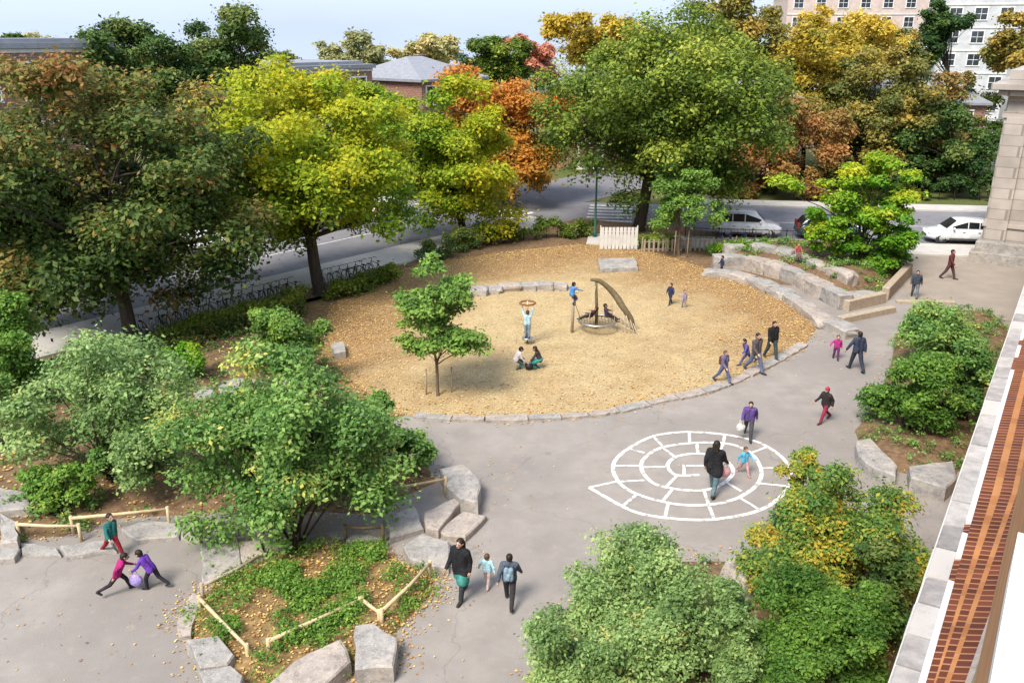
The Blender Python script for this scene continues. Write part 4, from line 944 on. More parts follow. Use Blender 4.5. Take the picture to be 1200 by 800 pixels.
for i, (px, z, m, lab) in enumerate([
    ([(142, 619), (168, 607), (212, 612), (209, 628), (160, 633)], .14, gS, 'broad flat slab right of the child in green at the left bed'),
    ([(70, 640), (130, 631), (135, 643), (77, 650)], .16, gS, 'pale flat stone left of the child in green'),
    ([(0, 600), (19, 611), (20, 634), (0, 634)], .4, gS, 'upright boulder at the left edge of the photo by the bright bush'),
    ([(-6, 571), (34, 576), (36, 594), (-6, 598)], .5, gS, 'large whitish boulder at the left edge, above the upright one'),
    ([(-6, 637), (23, 642), (16, 652), (-6, 654)], .2, gS, 'low stone at the left edge touching the yard'),
    ([(214, 611), (235, 610), (234, 634), (212, 630)], .1, gS, 'thin slab filling the corner between left bed and foreground bed'),
    ([(24, 636), (66, 640), (70, 648), (26, 648)], .14, gS, 'small flat stone in the left bed edge below the log rail')]):
    stone_prism('edging_stone', lab, px, z, m, 540 + i, GL)
GM = 'boulders behind the big shrub'
for i, (px, z, m, lab) in enumerate([
    ([(226, 456), (250, 452), (249, 464), (231, 467)], .4, gS, 'leftmost whitish boulder in the mulch behind the big shrub'),
    ([(252, 448), (286, 442), (288, 455), (258, 459)], .4, gS, 'middle pale boulder in the mulch behind the big shrub'),
    ([(290, 442), (338, 444), (336, 456), (290, 456)], .4, gP, 'rightmost pinkish boulder in the mulch behind the big shrub'),
    ([(388, 402), (402, 400), (405, 411), (391, 413)], .35, gS, 'small white stone at the left rim of the wood chips')]):
    stone_prism('boulder', lab, px, z, m, 560 + i, GM)
# chips rim at the front: low pale kerb stones
rim = cr([P(*q) for q in [(480, 487), (545, 492), (620, 491), (700, 486), (770, 471), (840, 455), (905, 425), (948, 400)]], 10)
acc = [0.0]
for a, b_ in zip(rim, rim[1:]): acc.append(acc[-1] + (b_ - a).length)
def at_len(s):
    for i in range(len(acc) - 1):
        if acc[i + 1] >= s:
            return rim[i].lerp(rim[i + 1], (s - acc[i]) / (acc[i + 1] - acc[i]))
    return rim[-1]
rg = random.Random(9); s = .2; k = 0
names_rim = ['by the young tree', 'below the seated children', 'above the painted snail', 'by the walking group']
while s < acc[-1] - 1.0:
    L = rg.uniform(1.0, 1.9); a, b_ = at_len(s), at_len(min(acc[-1], s + L - .06)); d = (b_ - a)
    bm = bmesh.new(); wd = rg.uniform(.34, .5); g = 6; nrm = Vector((-d.y, d.x, 0)).normalized()
    ring = []
    for q in range(g + 1): ring.append(at_len(s + (L - .06) * q / g) + nrm * (wd * .5 + rg.uniform(-.04, .04)))
    for q in range(g, -1, -1): ring.append(at_len(s + (L - .06) * q / g) - nrm * (wd * .5 + rg.uniform(-.04, .04)))
    o0 = (a + b_) / 2; zt = rg.uniform(.07, .11)
    vt = [bm.verts.new(p - o0 + Vector((0, 0, zt + rg.uniform(-.01, .01)))) for p in ring]; vb = [bm.verts.new((p - o0) * 1.03 + Vector((0, 0, -.1))) for p in ring]
    bm.faces.new(vt)
    for q in range(len(ring)): bm.faces.new((vb[q], vb[(q + 1) % len(ring)], vt[(q + 1) % len(ring)], vt[q]))
    bmesh.ops.recalc_face_normals(bm, faces=bm.faces); bmesh.ops.triangulate(bm, faces=[f for f in bm.faces if len(f.verts) > 4])
    tag(obj('kerb_stone', bm, gP if k % 3 else gS, None, o0), 'low pale kerb stone set flush along the front rim of the wood chips', 'kerb stone', 'kerb stones along the front of the wood chips')
    s += L; k += 1
# rear stones in the chips and the flat stone bench
rg = random.Random(31)
for i, (x, y, wd) in enumerate([(541, 348, 1.1), (560, 346, 1.1), (578, 344, 1.0), (597, 341, 1.2), (617, 340, 1.1), (637, 340, 1.1), (655, 340, .9)]):
    rock('boulder', 'low pale boulder in the row of stones behind the climbing frame', P(x, y), (wd, .75, .42 + .1 * (i % 2)), rg.uniform(-.2, .2), gS if i % 3 else gP, 600 + i, 'row of boulders on the back of the wood chips')
stone_prism('stone_bench', 'flat grey stone bench below the white gate at the back of the wood chips', [(701, 303), (744, 302), (748, 312), (703, 314)], .35, gS, 620, None, cat='stone bench')
# terrace: three arcs of blocks
rg = random.Random(77)
arcs = [([(826, 322), (868, 329), (905, 343), (935, 359), (962, 379), (984, 389)], .45, .95, 'lowest'),
        ([(836, 314), (878, 316), (922, 328), (958, 345), (985, 360)], .85, .9, 'middle'),
        ([(850, 305), (895, 307), (940, 319), (978, 337), (1000, 345)], 1.15, .8, 'topmost')]
def arc_len(pts):
    a = [0.0]
    for p, q in zip(pts, pts[1:]): a.append(a[-1] + (q - p).length)
    return a
for ai, (px, hgt, wd, nm) in enumerate(arcs):
    pts = cr([P(*q) for q in px], 10); al = arc_len(pts); s = 0
    while s < al[-1] - .6:
        L = rg.uniform(1.1, 2.0); i = min(range(len(al)), key=lambda k: abs(al[k] - s - L / 2)); j = min(len(pts) - 1, i + 1); d = pts[j] - pts[j - 1]
        rock('terrace_stone', 'grey quarried stone block in the %s row of the stone terrace' % nm, (pts[i].x, pts[i].y, 0), (L * 1.08, wd * rg.uniform(.9, 1.15), hgt * rg.uniform(.95, 1.12)), math.atan2(d.y, d.x) + rg.uniform(-.1, .1), rg.choice([gS, gS, gP]), 640 + ai * 30 + int(s * 3), 'blocks of the %s terrace row' % nm, 'stone block')
        s += L
# timber / stone edging beams right of the terrace
def beam(name, label, a, b_, wd, h, m, z0=-.05, cat='beam', group=None):
    d = b_ - a; bm = bmesh.new(); box(bm, (0, 0, (h + z0) / 2), (d.length, wd, h - z0)); bmesh.ops.bevel(bm, geom=bm.edges[:], offset=.03, segments=1, affect='EDGES')
    c = (a + b_) / 2
    return tag(obj(name, bm, m, None, (c.x, c.y, 0), (0, 0, math.atan2(d.y, d.x))), label, cat, group)
beam('timber_beam', 'long weathered timber beam edging the lime tree bed, rising to the right', P(1036, 352), P(1064, 322), .38, .7, M['greywood'])
beam('timber_beam', 'upper timber beam of the low steps in front of the lime tree bed', P(990, 364), P(1034, 354), .4, .55, M['greywood'])
beam('timber_beam', 'lower timber beam of the low steps, nearest the yard', P(984, 378), P(1046, 365), .4, .3, M['greywood'])
beam('timber_beam', 'thin timber beam crossing the path below the person in dark grey', P(1050, 355), P(1118, 356), .3, .16, M['greywood'])
# stones by the right beds
for i, (px, z, m, lab) in enumerate([
    ([(1004, 515), (1020, 512), (1052, 545), (1050, 557), (1024, 548), (1006, 532)], .4, gS, 'curved pale boulder at the left foot of the bright green bush by the wall'),
    ([(1066, 545), (1118, 538), (1122, 560), (1108, 572), (1068, 560)], .45, gS, 'large whitish boulder right of the curved one, beside the school wall'),
    ([(1140, 420), (1160, 424), (1158, 436), (1138, 434)], .5, gS, 'small pale stone between the shrubs and the school ledge')]):
    stone_prism('boulder', lab, px, z, m, 800 + i, None, cat='boulder')
rock('boulder', 'round grey pinkish stone between the bushes at the bottom of the photo', P(871, 702, 0), (1.0, .9, 1.15), .4, gP, 820)
rock('boulder', 'flat stone on the lower steps among the timber beams', P(1010, 352, 0), (1.5, 1.0, .5), .2, gS, 821)

# ================================================================== LOG RAILS, POSTS, FENCES
def rail(label, a, b_, za, zb, m=None, r=.045, group='log rails round the beds'):
    a = P(*a, za); b_ = P(*b_, zb); rg = random.Random(int(a.x * 100)); c = (a + b_) / 2
    t = thing('log_rail', label, 'rail', (c.x, c.y, 0), 0, group)
    bm = bmesh.new(); mid_ = (a + b_) / 2 + Vector((rg.uniform(-.04, .04), rg.uniform(-.04, .04), -.02)); o0 = Vector((c.x, c.y, 0))
    tube(bm, [a - o0, mid_ - o0, b_ - o0], [r * 1.1, r, r * .85], 8); obj('rail', bm, m or M['wood'], t)
    for q in (a, b_):
        bm = bmesh.new(); tube(bm, [Vector((q.x, q.y, -.1)) - o0, Vector((q.x, q.y, q.z + .07)) - o0], [.05, .045], 8); obj('post', bm, M['wood'] if m is None else m, t)
rail('left front log rail of the foreground bed, slanting down to the right', (233, 700), (289, 757), .42, .42)
rail('front log rail of the foreground bed, rising to the right', (314, 751), (422, 702), .42, .42)
rail('short log rail behind the grey cube shaped boulder', (424, 702), (444, 717), .4, .38)
rail('right log rail of the foreground bed, leading up to the stepped slabs', (447, 716), (504, 659), .42, .45)
rail('upper left log rail of the foreground bed, along the flat grey slab', (236, 686), (306, 650), .38, .38, M['greywood'])
rail('dark thin rail at the back of the foreground bed by the stepped path', (404, 617), (448, 617), .5, .5, M['darkwood'])
rail('long log rail at the left bed behind the child in green', (83, 607), (196, 596), .5, .55)
rail('short log rail at the left bed in front of the bright bush', (20, 614), (92, 616), .48, .48)
rail('log rail below the low shrub, pointing to the pale boulder', (442, 575), (522, 561), .6, .6)
# iron fence along the pavement behind the bicycles
def fence(name, label, a, b_, h, m, sp=.16, bar=.012, rails=(.15, .92), posts=2.2, pick=None, group=None):
    d = b_ - a; L = d.length; t = thing(name, label, 'fence', a, math.atan2(d.y, d.x), group)
    for z in rails:
        bm = bmesh.new(); box(bm, (L / 2, 0, h * z), (L, .035, .04)); obj('rail', bm, m, t)
    bm = bmesh.new(); x = sp / 2
    while x < L:
        if pick: box(bm, (x, -.028, h * .52), (pick, .02, h * .94))
        else: tube(bm, [(x, 0, .04), (x, 0, h)], bar, 5)
        x += sp
    obj('pickets', bm, m, t)
    n = max(1, int(round(L / posts)))
    for i in range(n + 1):
        bm = bmesh.new(); box(bm, (L * i / n, .01, h * .53), (.06, .06, h * 1.06)); obj('post', bm, m, t)
    return t
fence('picket_fence', 'white gate of upright boards at the back of the wood chips', P(703, 293), P(746, 293), 1.5, M['offwhite'], .24, rails=(.2, .8), pick=.19, posts=2.3)
fence('railing', 'low grey picket railing behind the small staked tree', P(752, 296), P(862, 293), .85, M['greywood'], .3, rails=(.25, .8), pick=.12, posts=1.6)
fence('railing', 'low grey railing on the back pavement in front of the silver car', Fs(-4, -.35), Fs(7, -.35), .8, M['black'], .4)

# lamp post
bL = P(697, 279); t = thing('street_lamp', 'dark green lamp post at the street corner beside the white gate', 'street lamp', bL)
bm = bmesh.new(); tube(bm, [(0, 0, 0), (0, 0, .5), (0, 0, .52), (0, 0, 5.6)], [.13, .12, .08, .055], 10); obj('pole', bm, M['greenmetal'], t)
bm = bmesh.new(); tube(bm, [(0, 0, 0), (0, 0, .12)], [.2, .18], 10); obj('base', bm, M['greenmetal'], t)
bm = bmesh.new(); tube(bm, [(0, 0, 5.5), (.1, .2, 5.9), (.3, .7, 6.0)], .035, 8); obj('arm', bm, M['greenmetal'], t)
bm = bmesh.new(); ball(bm, (.33, .8, 5.97), .2, sc=(.7, 1.3, .45)); obj('lamp_head', bm, M['greenmetal'], t)
# sign / utility poles
def sign_pole(label, b, h, c):
    t = thing('street_sign', label, 'sign', b); bm = bmesh.new(); tube(bm, [(0, 0, 0), (0, 0, h)], .035, 8); obj('pole', bm, M['steel'], t)
    bm = bmesh.new(); box(bm, (0, -.045, h - .35), (.45, .02, .6)); bmesh.ops.bevel(bm, geom=bm.edges[:], offset=.006, segments=1, affect='EDGES'); obj('sign_plate', bm, c, t)
sign_pole('small white traffic sign on a pole across the back street', Fs(-1.5, 13.2), 2.6, M['white'])

# ================================================================== BICYCLES
def bicycle(col, label, group):
    t = thing('bicycle', label, 'bicycle', (0, 0, 0), 0, group)
    for x in (-.52, .52):
        bm = bmesh.new(); torus(bm, (x, 0, .34), .31, .024, 'Y', 18, 5); wl = obj('wheel', bm, M['rubber'], t)
        bm = bmesh.new(); torus(bm, (x, 0, .34), .285, .01, 'Y', 18, 4)
        for k in range(6):
            a = math.pi * k / 6; tube(bm, [(x - .28 * math.cos(a), 0, .34 - .28 * math.sin(a)), (x + .28 * math.cos(a), 0, .34 + .28 * math.sin(a))], .004, 3)
        obj('rim', bm, M['steel'], wl)
    bm = bmesh.new()
    for a, b_ in (((-.52, 0, .34), (-.08, 0, .3)), ((-.52, 0, .34), (-.2, 0, .78)), ((-.08, 0, .3), (-.22, 0, .86)), ((-.08, 0, .3), (.36, 0, .76)), ((-.2, 0, .76), (.34, 0, .82)), ((.33, 0, .9), (.52, 0, .34))):
        tube(bm, [a, b_], .02, 6)
    obj('frame', bm, col, t)
    bm = bmesh.new(); ball(bm, (-.24, 0, .9), .13, sc=(1, .6, .32)); obj('saddle', bm, M['black'], t)
    bm = bmesh.new(); tube(bm, [(.33, 0, .88), (.31, 0, 1.0)], .016, 6); tube(bm, cr([(.2, -.28, 1.0), (.33, -.2, 1.04), (.32, 0, 1.0), (.33, .2, 1.04), (.2, .28, 1.0)], 3), .014, 6); obj('handlebar', bm, M['black'], t)
    bm = bmesh.new(); torus(bm, (-.08, .03, .3), .08, .012, 'Y', 12, 4); tube(bm, [(-.08, -.1, .14), (-.08, -.1, .14), (-.08, .1, .46), (-.08, .1, .46)], .012, 5); obj('pedals', bm, M['steel'], t)
    return t
BG_ = 'bicycles parked along the left pavement'
cols = [('black', M['black']), ('dark blue', mat('dark_blue_enamel', (.02, .03, .09), 5, .4, 3)), ('silver', M['steel']), ('dark red', mat('dark_red_enamel', (.16, .02, .02), 5, .4, 3))]
protos = []
rg = random.Random(3); k = 0
for i in range(27):
    u = -2.2 + i * .56
    if 17 <= i < 20: continue
    ci = rg.choice([0, 0, 0, 1, 2, 3]); cname, cm = cols[ci]
    lab = '%s bicycle standing in the row of bicycles along the left pavement' % cname
    pr = [p for p in protos if p[0] == ci]
    if pr: b_ = copy_tree(pr[0][1])
    else: b_ = bicycle(cm, lab, BG_); protos.append((ci, b_))
    p = Ls(u, -2.75); b_.location = (p.x, p.y, max(0.0, ground_z((p.x, p.y)))); b_.rotation_euler = (rg.uniform(-.12, .12), 0, aL + R(90) + rg.uniform(-.25, .25))
for i in range(5):
    ci = rg.choice([0, 1, 2]); b_ = copy_tree([p for p in protos if p[0] == ci][0][1]) if [p for p in protos if p[0] == ci] else copy_tree(protos[0][1])
    p = Fs(-2 + i * .75, -2.4); b_.location = (p.x, p.y, .1); b_.rotation_euler = (.05, 0, aF + R(80) + rg.uniform(-.3, .3))
    b_['label'] = 'bicycle leaning in the short row behind the low railing, in front of the silver car'; b_['group'] = 'bicycles by the back railing'

# ================================================================== CARS
def carpaint(name, c, metal=.0):
    m = mat(name, tuple(c), 2, .32, 3, spec=.5, metal=metal); m.node_tree.nodes['Principled BSDF'].inputs['Coat Weight'].default_value = .6; return m
lampm = mat('lamp_glass', (.6, .62, .62), 4, .15, 2, spec=.6); redl = mat('red_lamp', (.35, .015, .01), 4, .2, 2); plast = mat('grey_plastic', (.06, .06, .062), 6, .6, 3)
def car(label, c, rotz, paint, L=4.5, W=1.8, Hh=1.62, kind='van', group=None):
    """facing +x"""
    t = thing('parked_car', label, 'car', (c.x, c.y, c.z), rotz, group)
    xf, xr = L / 2, -L / 2
    hood = .98 if kind == 'van' else .92
    xs = np.linspace(xr, xf, 25); 
    top = np.interp(xs, [xr, xr + .08, xr + .35, xf - 1.25, xf - .5, xf - .12, xf], [.72, .92, hood + .06, hood + .02, hood - .09, hood - .24, .55])
    hw = np.interp(xs, [xr, xr + .12, xr + .5, xf - .9, xf - .25, xf], [W * .40, W * .46, W * .5, W * .5, W * .46, W * .36])
    bot = np.interp(xs, [xr, xr + .5, xf - .6, xf], [.42, .24, .24, .36])
    bm = bmesh.new(); rings = []
    for x, z, y, b0 in zip(xs, top, hw, bot):
        mid_ = b0 + (z - b0) * .55
        sec = [(y * .88, b0), (y * .98, b0 + .1), (y, mid_), (y * .965, z - .06), (y * .9, z), (y * .4, z + .025)]
        rings.append([bm.verts.new((x, s_ * yy, zz)) for s_ in (1,) for yy, zz in sec] + [bm.verts.new((x, -yy, zz)) for yy, zz in sec[::-1]])
    n = len(rings[0])
    for a, b_ in zip(rings, rings[1:]):
        for k in range(n): f = bm.faces.new((a[k], b_[k], b_[(k + 1) % n], a[(k + 1) % n])); f.smooth = True
    bm.faces.new(rings[0]); bm.faces.new(rings[-1][::-1])
    # cabin
    st = {'van': [(-L/2 + .12, .0), (-L/2 + .42, 1), (-.1 * L, 1.0), (.1 * L, .97), (.27 * L, .0)], 'hatch': [(-L/2 + .1, 0), (-L/2 + .55, .92), (-.05 * L, 1), (.08 * L, .95), (.26 * L, 0)]}[kind]
    zt = Hh; zb = hood
    sx = np.linspace(st[0][0], st[-1][0], 19); fr = np.interp(sx, [s[0] for s in st], [s[1] for s in st])
    R2 = []
    for x, f_ in zip(sx, fr):
        z = zb - .03 + (zt - zb + .03) * f_; yb = W * .455; yt = W * .455 - (W * .09) * f_
        sec = [(yb, zb - .06), (yb - (yb - yt) * .2, zb + (z - zb) * .2), (yt + .03, z - .1 * f_), (yt - .06, z - .02 * f_), (yt * .5, z + .02 * f_)]
        R2.append([bm.verts.new((x, yy, zz)) for yy, zz in sec] + [bm.verts.new((x, -yy, zz)) for yy, zz in sec[::-1]])
    n2 = len(R2[0])
    for a, b_ in zip(R2, R2[1:]):
        for k in range(n2): f = bm.faces.new((a[k], b_[k], b_[(k + 1) % n2], a[(k + 1) % n2])); f.smooth = True
    bmesh.ops.recalc_face_normals(bm, faces=bm.faces)
    obj('body', bm, paint, t)
    def sidez(x): return np.interp(x, sx, fr)
    # side windows
    segs = [(st[1][0] + .02, st[1][0] + (st[3][0] - st[1][0]) * .3), (st[1][0] + (st[3][0] - st[1][0]) * .33, st[1][0] + (st[3][0] - st[1][0]) * .66), (st[1][0] + (st[3][0] - st[1][0]) * .69, st[4][0] - .45)]
    for sgn in (1, -1):
        for (xa, xb) in segs:
            bm = bmesh.new(); v = []
            for x in (xa, xb):
                f_ = sidez(x); z = zb + (zt - zb) * f_; yb = W * .455; yt = W * .455 - (W * .09) * f_
                lo = .12; hi = (z - .14 - zb)
                for zz in (zb + lo * min(1, f_ + .4), zb + max(hi, lo + .05)):
                    kk = (zz - zb) / max(z - zb, .05); y = yb + (yt + .03 - yb) * kk
                    v.append(bm.verts.new((x, sgn * (y + .014), zz)))
            bm.faces.new((v[0], v[2], v[3], v[1])); bmesh.ops.solidify(bm, geom=bm.faces[:], thickness=.012); obj('window', bm, M['glass'], t)
    for nm, (xa, fa), (xb, fb) in (('windscreen', st[4], st[3]), ('rear_window', st[0], st[1])):
        bm = bmesh.new(); v = []
        for kq in (.16, .9):
            x = xa + (xb - xa) * kq; f_ = sidez(x); z = zb - .03 + (zt - zb + .03) * f_ + .035; yt = W * .455 - W * .09 * f_ - .09
            v += [bm.verts.new((x + (.02 if nm == 'windscreen' else -.03), -yt, z)), bm.verts.new((x + (.02 if nm == 'windscreen' else -.03), yt, z))]
        bm.faces.new((v[0], v[1], v[3], v[2])); bmesh.ops.solidify(bm, geom=bm.faces[:], thickness=.012); obj(nm, bm, M['glass'], t)
    for x in (xr + .85, xf - .88):
        for sgn in (1, -1):
            y = sgn * (W / 2 - .1)
            bm = bmesh.new(); torus(bm, (x, y + sgn * .012, .335), .335, .05, 'Y', 24, 6); 
            obj('wheel_arch', bm, plast, t)
            bm = bmesh.new(); torus(bm, (x, y, .325), .235, .09, 'Y', 24, 8); wh = obj('wheel', bm, M['rubber'], t)
            bm = bmesh.new(); tube(bm, [(x, y - .1 * sgn, .325), (x, y + .065 * sgn, .325), (x, y + .07 * sgn, .325)], [.19, .19, .06], 14); obj('rim', bm, M['steel'], wh)
    for sgn in (1, -1):
        bm = bmesh.new(); ball(bm, (xf - .16, sgn * W * .33, .68), .16, 10, 6, (.7, 1.1, .55)); obj('headlight', bm, lampm, t)
        bm = bmesh.new(); box(bm, (xr + .07, sgn * W * .39, .92), (.12, .2, .38)); bmesh.ops.bevel(bm, geom=bm.edges[:], offset=.02, segments=1, affect='EDGES'); obj('taillight', bm, redl, t)
        bm = bmesh.new(); ball(bm, (st[4][0] - .5, sgn * (W / 2 + .06), hood + .12), .12, 8, 6, (.7, 1.1, .75)); obj('mirror', bm, paint, t)
        bm = bmesh.new(); box(bm, (-.1, sgn * (W / 2 - .002), .34), (L * .42, .03, .12)); obj('sill', bm, plast, t)
        bm = bmesh.new()
        for q in (0, 1): box(bm, (-.05 - q * .95, sgn * (W / 2 + .006), .8), (.16, .03, .035))
        obj('door_handle', bm, plast, t)
    bm = bmesh.new(); box(bm, (xf - .02, 0, .5), (.08, W * .5, .16)); obj('grille', bm, plast, t)
    bm = bmesh.new(); box(bm, (xr - .005, 0, .52), (.07, W * .7, .12)); obj('bumper', bm, plast, t)
    return t
cg = 'cars parked along the back street'
pw = carpaint('white_paint_car', (.72, .73, .74)); ps = carpaint('silver_paint_car', (.66, .68, .7)); pd = carpaint('dark_teal_paint_car', (.02, .05, .055)); pb = carpaint('beige_paint_car', (.55, .5, .42)); pr_ = carpaint('red_paint_car', (.35, .03, .025)); pg = carpaint('grey_paint_car', (.18, .19, .2))
car('silver white minivan parked on the back street, nose to the right', Fs(.25, 1.35) + Vector((0, 0, -.016)), aF, ps, 4.5, 1.85, 1.75, 'van', cg)
car('dark car with red tail lamp, half hidden by the lime green tree', Fs(5.6, 1.3) + Vector((0, 0, -.016)), aF, pd, 4.3, 1.8, 1.55, 'hatch', cg)
car('white hatchback parked on the back street next to the stone pavilion, nose to the left', Fs(13.9, 1.35) + Vector((0, 0, -.016)), aF + math.pi, pw, 4.3, 1.8, 1.6, 'hatch', cg)
car('red car on the driveway across the back street, behind the rust brown tree', Fs(3.2, 20.5) + Vector((0, 0, -.05)), aF, pr_, 4.2, 1.8, 1.5, 'hatch')
lg = 'cars parked across the left street'
car('beige car parked across the left street at the left edge, seen through the dark maple', Ls(3.2, 9.3) + Vector((0, 0, -.02)), aL, pb, 4.4, 1.8, 1.5, 'hatch', lg)
car('white car parked across the left street behind the dark maple crown', Ls(9.0, 9.3) + Vector((0, 0, -.02)), aL, pw, 4.4, 1.8, 1.5, 'hatch', lg)
car('grey car parked across the left street between the dark maple and the forked maple', Ls(18.5, 9.3) + Vector((0, 0, -.02)), aL, pg, 4.4, 1.8, 1.5, 'hatch', lg)
car('white car parked across the left street close to the corner', Ls(24.5, 9.3) + Vector((0, 0, -.02)), aL, pw, 4.3, 1.8, 1.5, 'hatch', lg)

# ================================================================== PLAY EQUIPMENT
bS = P(699, 388); t = thing('climbing_frame', 'climbing frame of dark leaning logs with round rope nest amid the wood chips', 'climbing frame', bS)
def rel(px, py, z): return P(px, py, z) - bS
pl = P(670, 391) - bS; pm = Vector((P(697, 380).x - bS.x, .25, 0)); pr2 = P(741, 389) - bS
bm = bmesh.new(); tube(bm, [pl + Vector((0, 0, -.3)), pl + Vector((.03, 0, 1.2)), pl + Vector((0, .05, 1.95))], [.075, .07, .06], 9); obj('post', bm, M['greywood'], t)
bm = bmesh.new(); tube(bm, [pm + Vector((0, 0, -.3)), pm + Vector((-.02, 0, 1.1)), pm + Vector((-.08, 0, 2.3))], [.08, .075, .06], 9); obj('post', bm, M['darkwood'], t)
arch = cr([pm + Vector((-.35, 0, 2.42)), pm + Vector((.15, 0, 2.3)), pm + Vector((.75, 0, 1.75)), pm.lerp(pr2, .72) + Vector((0, 0, 1.15)), pr2 + Vector((-.05, 0, .55)), pr2 + Vector((.08, 0, -.2))], 5)
bm = bmesh.new(); tube(bm, arch, list(np.interp(np.linspace(0, 1, len(arch)), [0, .15, .5, .75, 1], [.06, .1, .16, .13, .05])), 9); obj('leaning_log', bm, M['darkwood'], t)
rope = mat('rope', (.5, .42, .3), 20, .9, 3)
nc = Vector((0, -.1, .55)); bm = bmesh.new(); torus(bm, nc, .85, .055, 'Z', 26, 7); obj('nest_ring', bm, M['steel'], t)
bm = bmesh.new()
for k in range(-5, 6):
    x = k * .14; hl = math.sqrt(max(0, .8 * .8 - x * x))
    for ax in (0, 1):
        pts = []
        for q in range(7):
            y = -hl + 2 * hl * q / 6; v = Vector((x, y, 0)) if ax == 0 else Vector((y, x, 0))
            pts.append(nc + v + Vector((0, 0, -.22 * (1 - (v.length / .85) ** 2))))
        tube(bm, pts, .012, 4)
obj('nest_net', bm, M['darkwood'], t)
top_l = pl + Vector((0, .05, 1.88)); top_m = pm + Vector((-.08, 0, 2.2))
for a, b_ in ((top_l, nc + Vector((-.75, .35, 0))), (top_m, nc + Vector((.1, .84, 0))), (top_m, nc + Vector((-.5, -.68, 0))), (arch[11], nc + Vector((.75, -.4, 0))), (arch[9], nc + Vector((.75, .4, 0))), (top_l, top_m)):
    bm = bmesh.new(); tube(bm, [a, (a + b_) / 2 - Vector((0, 0, .05)), b_], .016, 5); obj('rope', bm, rope, t)
bm = bmesh.new()
for k in range(6):
    p = arch[12 + k * 2]; tube(bm, [p, Vector((p.x + .25, p.y - .55, .0))], .02, 5)
for k in range(1, 4):
    tube(bm, [arch[12].lerp(Vector((arch[12].x + .25, arch[12].y - .55, 0)), k / 4), arch[22].lerp(Vector((arch[22].x + .25, arch[22].y - .55, 0)), k / 4)], .02, 5)
obj('rope_ladder', bm, rope, t)
bH = P(618, 404); t = thing('spinner_pole', 'thin play pole with a brown rope hoop on top, left of the climbing frame', 'spinner', bH)
bm = bmesh.new(); tube(bm, [(0, .12, -.2), (0, .12, 1.3), (.0, .1, 2.0)], [.035, .032, .028], 8); obj('pole', bm, M['steel'], t)
bm = bmesh.new(); torus(bm, (0, .0, 1.95), .34, .045, 'Z', 8, 6); obj('hoop', bm, mat('brown_rope', (.24, .12, .045), 20, .9, 3), t)
bm = bmesh.new(); tube(bm, [(0, 0, .3), (0, 0, .36)], [.24, .24], 16); tube(bm, [(0, .12, .33), (0, 0, .33)], .03, 6); obj('foot_plate', bm, M['steel'], t)

